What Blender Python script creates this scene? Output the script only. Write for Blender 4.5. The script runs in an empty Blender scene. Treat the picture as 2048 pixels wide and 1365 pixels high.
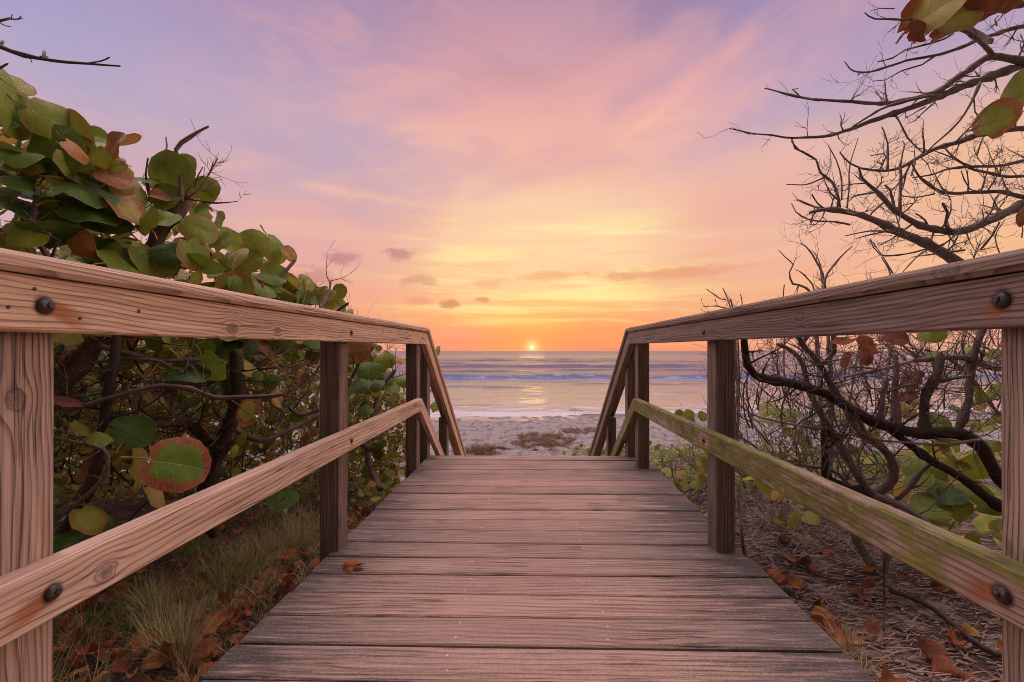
import bpy, math, random
from math import radians, sin, cos, pi, exp, sqrt, atan, degrees
from mathutils import Vector, Matrix, noise as mnoise

# ------------------------------------------------------------------ camera, sky, sun, exposure
S = bpy.context.scene
COL = S.collection
CAMZ, F = 0.85, 900.0            # eye height above the deck, focal length in photo pixels (2048 wide)
cam_d = bpy.data.cameras.new("camera")
cam_d.sensor_fit = 'HORIZONTAL'; cam_d.sensor_width = 36.0; cam_d.lens = F / 2048 * 36.0
cam_d.shift_x = -31 / 2048; cam_d.shift_y = 19.5 / 2048
cam_d.clip_start = 0.02; cam_d.clip_end = 60000
cam = bpy.data.objects.new("camera", cam_d); COL.objects.link(cam)
cam.location = (0, 0, CAMZ); cam.rotation_euler = (radians(90), 0, 0)
S.camera = cam
S.view_settings.view_transform = 'Standard'; S.view_settings.look = 'None'
S.view_settings.exposure = 0.0; S.view_settings.gamma = 1.0; S.view_settings.use_curve_mapping = False
S.cycles.max_bounces = 6; S.cycles.transparent_max_bounces = 8
S.cycles.sample_clamp_indirect = 4.0
S.cycles.use_denoising = True
S.cycles.pixel_filter_type = 'BLACKMAN_HARRIS'; S.cycles.filter_width = 0.95

SUN_AZ, SUN_EL = 0.57, 0.42      # degrees: right of straight ahead, above the horizon
LAMP_EL = 1.3
sun_d = bpy.data.lights.new("sun", 'SUN'); sun_d.energy = 0.012; sun_d.angle = radians(3.5); sun_d.color = (1.0, 0.55, 0.30)
sun = bpy.data.objects.new("sun", sun_d); COL.objects.link(sun)
sd = Vector((sin(radians(SUN_AZ)) * cos(radians(LAMP_EL)), cos(radians(SUN_AZ)) * cos(radians(LAMP_EL)), sin(radians(LAMP_EL))))
sun.rotation_euler = sd.to_track_quat('Z', 'Y').to_euler()


def lin(c):
    f = lambda v: v / 12.92 if v <= 0.04045 else ((v + 0.055) / 1.055) ** 2.4
    return tuple(f(v / 255.0) for v in c) + (1.0,)


class NT:
    """short-hand for building node trees"""
    def __init__(s, tree):
        s.t = tree; s.n = tree.nodes; s.l = tree.links; s.n.clear()

    def _in(s, sock, v):
        if v is None: return
        if hasattr(v, 'is_linked') or isinstance(v, bpy.types.NodeSocket): s.l.new(v, sock)
        else:
            if hasattr(sock, 'default_value'):
                try: sock.default_value = v
                except Exception:
                    if isinstance(v, (int, float)): sock.default_value = (v, v, v) if len(sock.default_value) == 3 else (v, v, v, 1)
                    else: sock.default_value = tuple(v)[:len(sock.default_value)]

    def m(s, op, a, b=None, c=None, clamp=False):
        n = s.n.new('ShaderNodeMath'); n.operation = op; n.use_clamp = clamp
        for i, v in enumerate((a, b, c)): s._in(n.inputs[i], v)
        return n.outputs[0]

    def add(s, a, b): return s.m('ADD', a, b)
    def sub(s, a, b): return s.m('SUBTRACT', a, b)
    def mul(s, a, b, clamp=False): return s.m('MULTIPLY', a, b, None, clamp)

    def vm(s, op, a, b=None):
        n = s.n.new('ShaderNodeVectorMath'); n.operation = op
        s._in(n.inputs[0], a)
        if b is not None: s._in(n.inputs[3] if op == 'SCALE' else n.inputs[1], b)
        return n.outputs[1] if op in ('LENGTH', 'DOT_PRODUCT', 'DISTANCE') else n.outputs[0]

    def sep(s, v):
        n = s.n.new('ShaderNodeSeparateXYZ'); s._in(n.inputs[0], v); return n.outputs

    def com(s, x, y, z):
        n = s.n.new('ShaderNodeCombineXYZ')
        for i, v in enumerate((x, y, z)): s._in(n.inputs[i], v)
        return n.outputs[0]

    def noise(s, vec, scale=1.0, detail=4.0, rough=0.55, dist=0.0):
        n = s.n.new('ShaderNodeTexNoise')
        s._in(n.inputs['Vector'], vec); n.inputs['Scale'].default_value = scale
        n.inputs['Detail'].default_value = detail; n.inputs['Roughness'].default_value = rough
        n.inputs['Distortion'].default_value = dist
        return n.outputs['Fac']

    def vor(s, vec, scale=1.0, out='Distance', feature='F1'):
        n = s.n.new('ShaderNodeTexVoronoi'); n.feature = feature
        s._in(n.inputs['Vector'], vec); n.inputs['Scale'].default_value = scale
        return n.outputs[out]

    def ramp(s, fac, stops, interp='LINEAR'):
        n = s.n.new('ShaderNodeValToRGB'); cr = n.color_ramp; cr.interpolation = interp
        while len(cr.elements) < len(stops): cr.elements.new(0.5)
        for e, (p, c) in zip(cr.elements, stops):
            e.position = p
            e.color = c if len(c) == 4 else tuple(c) + (1,)
        s._in(n.inputs[0], fac)
        return n.outputs[0]

    def ss(s, v, a, b):
        n = s.n.new('ShaderNodeMapRange'); n.interpolation_type = 'SMOOTHSTEP'
        s._in(n.inputs[0], v); n.inputs[1].default_value = a; n.inputs[2].default_value = b
        n.inputs[3].default_value = 0.0; n.inputs[4].default_value = 1.0
        return n.outputs[0]

    def mr(s, v, a, b, c, d):
        n = s.n.new('ShaderNodeMapRange'); s._in(n.inputs[0], v)
        for i, x in enumerate((a, b, c, d)): n.inputs[i + 1].default_value = x
        return n.outputs[0]

    def mix(s, fac, a, b, blend='MIX'):
        n = s.n.new('ShaderNodeMix'); n.data_type = 'RGBA'; n.blend_type = blend; n.clamp_factor = True
        s._in(n.inputs[0], fac); s._in(n.inputs[6], a); s._in(n.inputs[7], b)
        return n.outputs[2]

    def attr(s, name, out='Vector'):
        n = s.n.new('ShaderNodeAttribute'); n.attribute_name = name; return n.outputs[out]

    def pos(s): return s.n.new('ShaderNodeNewGeometry').outputs['Position']

    def bump(s, h, strength=0.3, dist=0.01, normal=None):
        n = s.n.new('ShaderNodeBump'); s._in(n.inputs['Strength'], strength); n.inputs['Distance'].default_value = dist
        s._in(n.inputs['Height'], h)
        if normal is not None: s._in(n.inputs['Normal'], normal)
        return n.outputs[0]

    def principled(s, color, rough=0.7, normal=None, spec=0.5, metal=0.0):
        n = s.n.new('ShaderNodeBsdfPrincipled')
        s._in(n.inputs['Base Color'], color); s._in(n.inputs['Roughness'], rough); s._in(n.inputs['Normal'], normal)
        n.inputs['Specular IOR Level'].default_value = spec; n.inputs['Metallic'].default_value = metal
        return n

    def out(s, shader):
        o = s.n.new('ShaderNodeOutputMaterial'); s.l.new(shader, o.inputs[0])


def newmat(name):
    mt = bpy.data.materials.new(name); mt.use_nodes = True
    return mt, NT(mt.node_tree)


# ---- the sky: colour by elevation and bearing, cirrus sheets on a high plane, small low clouds, the sun on the horizon
W = bpy.data.worlds.new("World"); S.world = W; W.use_nodes = True
def build_world():
    g = NT(W.node_tree)
    tc = g.n.new('ShaderNodeTexCoord').outputs['Generated']
    d = g.vm('NORMALIZE', tc)
    x, y, z = g.sep(d)
    el = g.mul(g.m('ARCSINE', z), 180 / pi)
    az = g.mul(g.m('ARCTAN2', x, y), 180 / pi)
    # high plane coordinates for cirrus
    zz = g.add(g.m('MAXIMUM', z, 0.0), 0.07)
    px = g.m('DIVIDE', x, zz); py = g.m('DIVIDE', y, zz)
    warp = g.noise(g.com(g.mul(px, .35), g.mul(py, .22), 3.1), 1.0, 3, .5)
    e_w = g.add(el, g.mul(g.sub(warp, .5), 9.0))
    en = g.m('DIVIDE', g.m('MAXIMUM', e_w, 0), 90.0, clamp=True)
    E = lambda deg: deg / 90.0
    ctr = g.ramp(en, [(E(0), lin((240, 140, 108))), (E(2.5), lin((252, 156, 98))), (E(5.5), lin((253, 190, 116))),
                      (E(9.5), lin((249, 192, 136))), (E(13), lin((251, 204, 156))), (E(19), lin((244, 189, 164))),
                      (E(25), lin((231, 170, 164))), (E(31), lin((210, 155, 162))), (E(38), lin((162, 130, 158))),
                      (E(50), lin((160, 140, 170)))])
    side = g.ramp(en, [(E(0), lin((242, 176, 146))), (E(3), lin((240, 162, 132))), (E(8), lin((238, 166, 144))),
                       (E(13), lin((226, 172, 168))), (E(18), lin((204, 172, 184))), (E(25), lin((184, 162, 190))),
                       (E(31), lin((170, 148, 184))), (E(38), lin((148, 134, 174))), (E(50), lin((150, 148, 190)))])
    cool = g.ramp(en, [(E(0), lin((222, 160, 150))), (E(10), lin((200, 168, 186))), (E(22), lin((172, 168, 204))),
                       (E(34), lin((146, 152, 200))), (E(50), lin((140, 148, 196)))])
    azw = g.add(az, g.mul(g.sub(g.noise(g.com(g.mul(px, .5), g.mul(py, .3), 9.7), 1.0, 2, .5), .5), 26))
    fa = g.ss(g.m('ABSOLUTE', g.sub(azw, 3)), 4, 32)
    col = g.mix(fa, ctr, side)
    col = g.mix(g.ss(g.mul(azw, -1), 30, 62), col, cool)
    # right-hand low sky stays warmer
    warm = g.mul(g.ss(azw, 14, 44), g.mul(g.ss(el, 2, 10), g.sub(1, g.ss(el, 16, 27))))
    col = g.mix(g.mul(warm, .75), col, lin((248, 190, 138)))
    # cirrus: broad soft veils and finer streaks running away from the viewer
    rot = lambda a, b, sx, sy, o: g.com(g.mul(g.add(g.mul(px, cos(a)), g.mul(py, sin(a))), sx), g.mul(g.sub(g.mul(py, cos(b)), g.mul(px, sin(b))), sy), o)
    wa = g.noise(g.com(g.mul(az, .03), g.mul(el, .05), 21.0), 1.0, 4, .55)
    azd = g.add(az, g.mul(g.sub(wa, .5), 20)); eld = g.add(g.sub(el, g.mul(azd, .12)), g.mul(g.sub(wa, .5), 14))
    v1 = g.noise(g.com(g.mul(azd, .034), g.mul(eld, .085), 1.7), 1.0, 6, .56, .1)
    v2 = g.noise(g.com(g.mul(azd, .07), g.mul(g.add(eld, g.mul(azd, .16)), .26), 5.2), 1.0, 7, .6, .1)
    v3 = g.noise(g.com(g.mul(azd, .05), g.mul(eld, .17), 8.4), 1.0, 6, .58, .1)
    vr = g.noise(rot(-.28, -.28, 2.0, .5, 5.2), 1.0, 6, .58, .2)
    hi = g.ss(el, 4, 13)
    veil = g.mul(g.ss(v1, .40, .66), hi)
    pink = g.ramp(g.m('DIVIDE', el, 45.0, clamp=True), [(.25, lin((255, 220, 166))), (.45, lin((250, 198, 168))), (.62, lin((240, 178, 168))), (.85, lin((200, 152, 170)))])
    nearsun = g.sub(1, g.ss(g.m('ABSOLUTE', g.sub(az, 2)), 16, 50))
    pink = g.mix(g.mul(g.ss(g.m('ABSOLUTE', g.sub(az, 3)), 7, 22), g.sub(1, g.ss(el, 16, 24))), pink, lin((240, 174, 158)))
    col = g.mix(g.mul(veil, g.add(.14, g.mul(nearsun, .55))), col, pink)
    col = g.mix(g.mul(g.mul(g.ss(v2, .48, .68), hi), g.add(.16, g.mul(nearsun, .4))), col, pink)
    col = g.mix(g.mul(g.mul(g.ss(vr, .5, .7), hi), g.add(.05, g.mul(nearsun, .2))), col, pink)
    shade = g.mul(g.ss(v3, .50, .68), g.mul(g.ss(el, 9, 17), g.sub(1, g.ss(el, 34, 46))))
    col = g.mix(g.mul(shade, .26), col, lin((196, 158, 180)))
    # low horizontal streaks by elevation and bearing
    st = g.noise(g.com(g.mul(az, .045), g.mul(el, .62), 2.0), 1.0, 5, .58, .35)
    st2 = g.noise(g.com(g.mul(az, .075), g.mul(el, 1.35), 7.0), 1.0, 5, .6, .25)
    low = g.mul(g.ss(el, 2.2, 5), g.sub(1, g.ss(el, 13, 19)))
    glowx = g.sub(1, g.ss(g.m('ABSOLUTE', g.sub(az, 3)), 5, 24))
    col = g.mix(g.mul(g.mul(g.ss(st, .45, .64), low), g.add(.08, g.mul(glowx, .72))), col, lin((255, 240, 160)))
    col = g.mix(g.mul(g.mul(g.ss(st2, .52, .7), low), g.mul(g.add(.25, g.mul(glowx, .4)), .7)), col, lin((250, 168, 112)))
    gl = g.mul(g.sub(1, g.ss(g.m('ABSOLUTE', g.sub(azw, 3)), 2, 17)), g.mul(g.ss(el, 3.5, 9), g.sub(1, g.ss(el, 14, 23))))
    col = g.mix(g.mul(gl, .36), col, lin((255, 226, 178)))
    # contrails / diagonal streaks on the right
    def streak(x0, y0, x1, y1, w, colr, k):
        a0, e0 = degrees(atan((x0 - 1055) / F)), degrees(atan((702 - y0) / F * cos(atan((x0 - 1055) / F))))
        a1, e1 = degrees(atan((x1 - 1055) / F)), degrees(atan((702 - y1) / F * cos(atan((x1 - 1055) / F))))
        L = sqrt((a1 - a0) ** 2 + (e1 - e0) ** 2); ux, uy = (a1 - a0) / L, (e1 - e0) / L
        da, de = g.sub(az, a0), g.sub(el, e0)
        along = g.add(g.mul(da, ux), g.mul(de, uy))
        across = g.m('ABSOLUTE', g.add(g.add(g.mul(da, -uy), g.mul(de, ux)), g.mul(g.sub(g.noise(g.com(g.mul(along, .3), 1, x0 * .01), 1, 3), .5), 1.6 * w)))
        mk = g.mul(g.sub(1, g.ss(across, 0, w)), g.mul(g.ss(along, 0, 4), g.sub(1, g.ss(along, L - 6, L))))
        return mk, k, colr
    for args in [(1215, 295, 1400, 160, 1.1, lin((252, 190, 164)), .6), (1225, 262, 1560, 20, 1.8, lin((236, 172, 170)), .5),
                 (1180, 240, 1540, 0, 2.2, lin((156, 138, 180)), .25), (1290, 300, 1640, 120, 2.4, lin((236, 178, 172)), .4), (880, 420, 1020, 330, 2.0, lin((252, 204, 172)), .4), (560, 360, 900, 415, .9, lin((250, 196, 168)), .4), (560, 372, 760, 385, 1.2, lin((240, 186, 172)), .3)]:
        mk, k, c = streak(*args); col = g.mix(g.mul(mk, k), col, c)
    # small dark clouds, long flat bank right of the sun
    cn = g.noise(g.com(g.mul(az, .35), g.mul(el, .8), 4.4), 1.0, 5, .62)
    for (cx, cy, w, h, k, c) in [(690, 516, 2.0, .85, .58, (172, 118, 128)), (802, 511, 1.8, .8, .6, (178, 118, 124)), (632, 553, 2.8, 1.1, .45, (168, 112, 126)),
                                 (832, 562, 2.4, .75, .5, (196, 124, 116)), (897, 610, 1.5, .6, .7, (206, 122, 100)), (962, 600, 1.1, .42, .6, (206, 122, 96)),
                                 (840, 603, 2.2, .6, .4, (226, 138, 112)), (1330, 547, 9.5, .8, .6, (226, 150, 106)), (1120, 552, 6.0, .6, .5, (232, 158, 108)), (975, 568, 3.4, .8, .4, (228, 146, 112)),
                                 (1560, 620, 6, .7, .3, (224, 140, 110))]:
        a0 = degrees(atan((cx - 1055) / F)); e0 = degrees(atan((702 - cy) / F * cos(radians(a0))))
        rr = g.m('SQRT', g.add(g.m('POWER', g.m('DIVIDE', g.sub(az, a0), w), 2), g.m('POWER', g.m('DIVIDE', g.sub(el, e0), h), 2)))
        mk = g.sub(1, g.ss(g.add(rr, g.mul(g.sub(cn, .5), 2.6)), .35, 1.25))
        col = g.mix(g.mul(mk, k), col, lin(c))
    # glow round the sun and the disc itself
    sdv = (sin(radians(SUN_AZ)) * cos(radians(SUN_EL)), cos(radians(SUN_AZ)) * cos(radians(SUN_EL)), sin(radians(SUN_EL)))
    ang = g.mul(g.m('ARCCOSINE', g.m('MINIMUM', g.vm('DOT_PRODUCT', d, sdv), 1.0)), 180 / pi)
    col = g.mix(g.mul(g.m('POWER', g.sub(1, g.m('MINIMUM', g.m('DIVIDE', ang, 11), 1)), 2.0), .45), col, lin((255, 190, 84)))
    col = g.mix(g.mul(g.m('POWER', g.sub(1, g.m('MINIMUM', g.m('DIVIDE', ang, 1.6), 1)), 2.0), .95), col, (1.3, .95, .4, 1))
    disc = g.sub(1, g.ss(ang, .11, .28))
    col = g.mix(disc, col, (2.2, 1.65, .9, 1))
    # unseen sky overhead and sideways boosted to light the foreground, dimmed behind the viewer
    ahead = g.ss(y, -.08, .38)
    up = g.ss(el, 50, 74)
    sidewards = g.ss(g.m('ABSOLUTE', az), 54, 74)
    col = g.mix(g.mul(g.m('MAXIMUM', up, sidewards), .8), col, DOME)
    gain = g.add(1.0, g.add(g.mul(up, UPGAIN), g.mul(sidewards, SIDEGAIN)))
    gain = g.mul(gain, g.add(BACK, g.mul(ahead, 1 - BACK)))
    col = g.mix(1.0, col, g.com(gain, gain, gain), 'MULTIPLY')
    sky = g.n.new('ShaderNodeTexSky'); sky.sky_type = 'NISHITA'; sky.sun_disc = False
    sky.sun_elevation = radians(LAMP_EL); sky.sun_rotation = radians(SUN_AZ)
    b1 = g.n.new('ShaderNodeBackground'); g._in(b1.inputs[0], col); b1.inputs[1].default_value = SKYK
    b2 = g.n.new('ShaderNodeBackground'); g._in(b2.inputs[0], sky.outputs[0]); b2.inputs[1].default_value = 0.006
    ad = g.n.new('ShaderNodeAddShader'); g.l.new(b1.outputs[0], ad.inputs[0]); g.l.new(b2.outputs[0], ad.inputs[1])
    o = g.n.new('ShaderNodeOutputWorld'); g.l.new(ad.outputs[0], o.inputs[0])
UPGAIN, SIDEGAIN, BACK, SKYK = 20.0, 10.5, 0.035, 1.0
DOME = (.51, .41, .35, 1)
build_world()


# ------------------------------------------------------------------ helpers
def at(px, py, Y):
    """the point at distance Y (metres along the boardwalk) seen at photo pixel px, py"""
    return Vector(((px - 1055) / F * Y, Y, CAMZ - (py - 702) / F * Y))


def tag(o, label=None, cat=None, group=None, kind=None):
    if label: o['label'] = label
    if cat: o['category'] = cat
    if group: o['group'] = group
    if kind: o['kind'] = kind
    return o


def thing(name, label, cat, loc=(0, 0, 0), group=None):
    o = bpy.data.objects.new(name, None); COL.objects.link(o); o.location = loc
    o.empty_display_size = .1
    return tag(o, label, cat, group)


class MB:
    """collects verts/faces with per-vertex vector attributes"""
    def __init__(s):
        s.v = []; s.f = []; s.mi = []; s.a = {}; s.smooth = []

    def attr(s, name, vals, start):
        L = s.a.setdefault(name, [])
        if len(L) < start: L.extend([(0, 0, 0)] * (start - len(L)))
        L.extend(vals)

    def build(s, name, mats, parent=None, origin=None, smooth=True):
        me = bpy.data.meshes.new(name)
        org = Vector(origin) if origin is not None else (Vector(parent.matrix_world.translation) if parent is not None and False else Vector((0, 0, 0)))
        me.from_pydata([tuple(Vector(p) - org) for p in s.v], [], s.f)
        for mt in (mats if isinstance(mats, (list, tuple)) else [mats]): me.materials.append(mt)
        if any(s.mi): me.polygons.foreach_set('material_index', s.mi)
        if s.smooth: me.polygons.foreach_set('use_smooth', s.smooth)
        for k, L in s.a.items():
            L = L + [(0, 0, 0)] * (len(s.v) - len(L))
            at_ = me.attributes.new(k, 'FLOAT_VECTOR', 'POINT')
            at_.data.foreach_set('vector', [c for p in L for c in p])
        me.update()
        o = bpy.data.objects.new(name, me); COL.objects.link(o)
        if parent is not None:
            o.parent = parent
            pw = Vector(parent.get('_w', (0, 0, 0)))
            o.location = org - pw
            o['_w'] = tuple(org)
        else:
            o.location = org; o['_w'] = tuple(org)
        return o

    def face(s, idx, sm=False, mi=0):
        s.f.append(idx); s.smooth.append(sm); s.mi.append(mi)

    # a squared timber between two end sections, edges chamfered; gc = (along, across, depth)
    def timber(s, p0, p1, w_dir, w0, w1, h_dir, h0, h1, ch=.004, seed=0.0, segs=1, end0=0.0, end1=0.0, wob=0.0, mi=0):
        """axis p0->p1; section spans w0..w1 along w_dir and h0..h1 along h_dir; end0/end1 shear the ends (along per unit h)"""
        p0, p1, wd, hd = Vector(p0), Vector(p1), Vector(w_dir), Vector(h_dir)
        ax = (p1 - p0); L = ax.length; ax.normalize()
        ring = [(w0 + ch, h0), (w1 - ch, h0), (w1, h0 + ch), (w1, h1 - ch), (w1 - ch, h1), (w0 + ch, h1), (w0, h1 - ch), (w0, h0 + ch)]
        st = len(s.v); g = []
        cuts = [0, ch] + [L * k / segs for k in range(1, segs)] + [L - ch, L]
        for ci, t in enumerate(cuts):
            endk = ci in (0, len(cuts) - 1)
            for (a, b) in ring:
                if endk:
                    ca, cb = (w0 + w1) / 2, (h0 + h1) / 2
                    a2 = ca + (a - ca) * (1 - 1.2 * ch / max(w1 - w0, .01)); b2 = cb + (b - cb) * (1 - 1.2 * ch / max(h1 - h0, .01))
                else: a2, b2 = a, b
                sh = (end0 * b2) * (1 - t / L) + (end1 * b2) * (t / L)
                q = p0 + ax * (t + sh) + wd * a2 + hd * b2
                if wob and not endk:
                    q += wd * wob * mnoise.noise(Vector((t * 1.3, seed * 3.1, 0))) + hd * wob * mnoise.noise(Vector((t * 1.1, seed * 5.7, 9)))
                s.v.append(q); g.append((t + seed * 3.71, b + seed * 1.37, a + seed * .93))
        s.attr('gc', g, st)
        n = len(ring)
        for k in range(len(cuts) - 1):
            for j in range(n):
                a = st + k * n + j; b = st + k * n + (j + 1) % n
                s.face((a, b, b + n, a + n), False, mi)
        s.face(tuple(st + j for j in reversed(range(n))), False, mi)
        s.face(tuple(st + (len(cuts) - 1) * n + j for j in range(n)), False, mi)

    def tube(s, pts, rad, sides=7, seed=0.0, knob=0.12, cap=True, mi=0):
        pts = [Vector(p) for p in pts]
        st = len(s.v); g = []
        n = len(pts)
        t = (pts[1] - pts[0]).normalized()
        u = t.orthogonal().normalized()
        run = 0.0
        for i, p in enumerate(pts):
            if i > 0: run += (p - pts[i - 1]).length
            tt = (pts[min(i + 1, n - 1)] - pts[max(i - 1, 0)])
            if tt.length < 1e-7: tt = t
            tt.normalize()
            u = (u - tt * u.dot(tt))
            if u.length < 1e-5: u = tt.orthogonal()
            u.normalize(); w = tt.cross(u)
            for j in range(sides):
                a = 2 * pi * j / sides
                r = rad[i] * (1 + knob * mnoise.noise(Vector((run * 14 + seed * 3, cos(a) * 1.1 + seed, sin(a) * 1.1))))
                s.v.append(p + (u * cos(a) + w * sin(a)) * r)
                g.append((run + seed * 2.3, a * rad[0], seed))
        s.attr('gc', g, st)
        for i in range(n - 1):
            for j in range(sides):
                a = st + i * sides + j; b = st + i * sides + (j + 1) % sides
                s.face((a, b, b + sides, a + sides), True, mi)
        if cap:
            s.face(tuple(st + j for j in reversed(range(sides))), False, mi)
            s.face(tuple(st + (n - 1) * sides + j for j in range(sides)), False, mi)

    def dome(s, c, axis, r, h, rings=5, sides=14, mi=0, flat=0.0):
        c, axis = Vector(c), Vector(axis).normalized(); u = axis.orthogonal().normalized(); w = axis.cross(u)
        st = len(s.v)
        for i in range(rings):
            a = (pi / 2) * i / rings
            rr, hh = r * cos(a) ** (.7 if flat else 1), h * sin(a)
            for j in range(sides):
                b = 2 * pi * j / sides
                s.v.append(c + (u * cos(b) + w * sin(b)) * rr + axis * hh)
        s.v.append(c + axis * h)
        for i in range(rings - 1):
            for j in range(sides):
                a = st + i * sides + j; b = st + i * sides + (j + 1) % sides
                s.face((a, b, b + sides, a + sides), True, mi)
        for j in range(sides):
            s.face((st + (rings - 1) * sides + j, st + (rings - 1) * sides + (j + 1) % sides, st + rings * sides), True, mi)

    def prism(s, c, axis, r, h, n=6, mi=0):
        c, axis = Vector(c), Vector(axis).normalized(); u = axis.orthogonal().normalized(); w = axis.cross(u)
        st = len(s.v)
        for k, sc, hh in ((0, 1, 0), (1, 1, h * .85), (2, .86, h)):
            for j in range(n):
                b = 2 * pi * j / n + .3
                s.v.append(c + (u * cos(b) + w * sin(b)) * r * sc + axis * hh)
        for k in range(2):
            for j in range(n):
                a = st + k * n + j; b = st + k * n + (j + 1) % n
                s.face((a, b, b + n, a + n), False, mi)
        s.face(tuple(st + 2 * n + j for j in range(n)), False, mi)

    def leaf(s, c, r, nrm, up, tint, cup=.12, fold=.15, wave=.05, aspect=1.0, rng=random, na=16, nr=4, notch=.16, point=0.0, torn=.05):
        """one rounded leaf: heart-shaped base at -up, veins by attribute lf=(u,v,0), tint=(hue, rim, random)"""
        c, n_, up = Vector(c), Vector(nrm).normalized(), Vector(up)
        up = (up - n_ * up.dot(n_))
        if up.length < 1e-4: up = n_.orthogonal()
        up.normalize(); sd_ = up.cross(n_)
        st = len(s.v); lf = []; tn = []
        ph, ph2 = rng.uniform(0, 6.28), rng.uniform(0, 6.28)
        curlx = rng.uniform(-.5, .5)
        ir = [rng.uniform(1 - torn, 1 + torn * .6) for _ in range(na)]
        def put(u, v):
            rr = sqrt(u * u + v * v)
            hgt = -cup * rr * rr + fold * abs(u) + wave * sin(3 * math.atan2(v, u) + ph) * rr * rr + wave * .7 * sin(5 * math.atan2(v, u) + ph2) * rr ** 3 - curlx * cup * v * abs(v)
            s.v.append(c + (sd_ * u * aspect + up * v + n_ * hgt) * r)
            lf.append((u, v, 0)); tn.append(tint)
        put(0, 0)
        for k in range(1, nr + 1):
            q = k / nr
            for j in range(na):
                a = 2 * pi * j / na
                R = ir[j] ** q
                b = abs((a - 1.5 * pi + pi) % (2 * pi) - pi)
                R *= 1 - notch * exp(-(b / .28) ** 2) * 1.6 + .05 * exp(-((b - .6) / .35) ** 2)
                b2 = abs((a - .5 * pi + pi) % (2 * pi) - pi)
                R *= 1 + point * exp(-(b2 / .3) ** 2)
                put(cos(a) * R * q, sin(a) * R * q)
        s.attr('lf', lf, st); s.attr('tint', tn, st)
        for j in range(na): s.face((st, st + 1 + j, st + 1 + (j + 1) % na), True)
        if nr >= 3 and torn < .1:
            q0 = c - up * r * .78; q1 = c - up * r * 1.15 - n_ * r * .1; q2 = q1 - up * r * .35 + Vector((rng.uniform(-.2, .2), rng.uniform(-.2, .2), rng.uniform(-.3, .1))) * r
            st2 = len(s.v); s.tube([q0, q1, q2], [r * .028, r * .03, r * .045], 5, 0, 0, False)
            s.attr('lf', [(0, -1.2, 0)] * (len(s.v) - st2), st2); s.attr('tint', [(.5, 0, .7)] * (len(s.v) - st2), st2)
        for k in range(nr - 1):
            for j in range(na):
                a = st + 1 + k * na + j; b = st + 1 + k * na + (j + 1) % na
                s.face((a, a + na, b + na, b), True)
        return c - up * r * .8


def catmull(pts, rad, step):
    """smooth a polyline and resample it"""
    P = [Vector(p) for p in pts]; out = []; ro = []
    for i in range(len(P) - 1):
        p0, p1, p2, p3 = P[max(i - 1, 0)], P[i], P[i + 1], P[min(i + 2, len(P) - 1)]
        k = max(1, int((p2 - p1).length / step))
        for q in range(k):
            t = q / k
            out.append(.5 * ((2 * p1) + (p2 - p0) * t + (2 * p0 - 5 * p1 + 4 * p2 - p3) * t * t + (3 * p1 - p0 - 3 * p2 + p3) * t ** 3))
            ro.append(rad[i] + (rad[i + 1] - rad[i]) * t)
    out.append(P[-1]); ro.append(rad[-1])
    return out, ro


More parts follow.
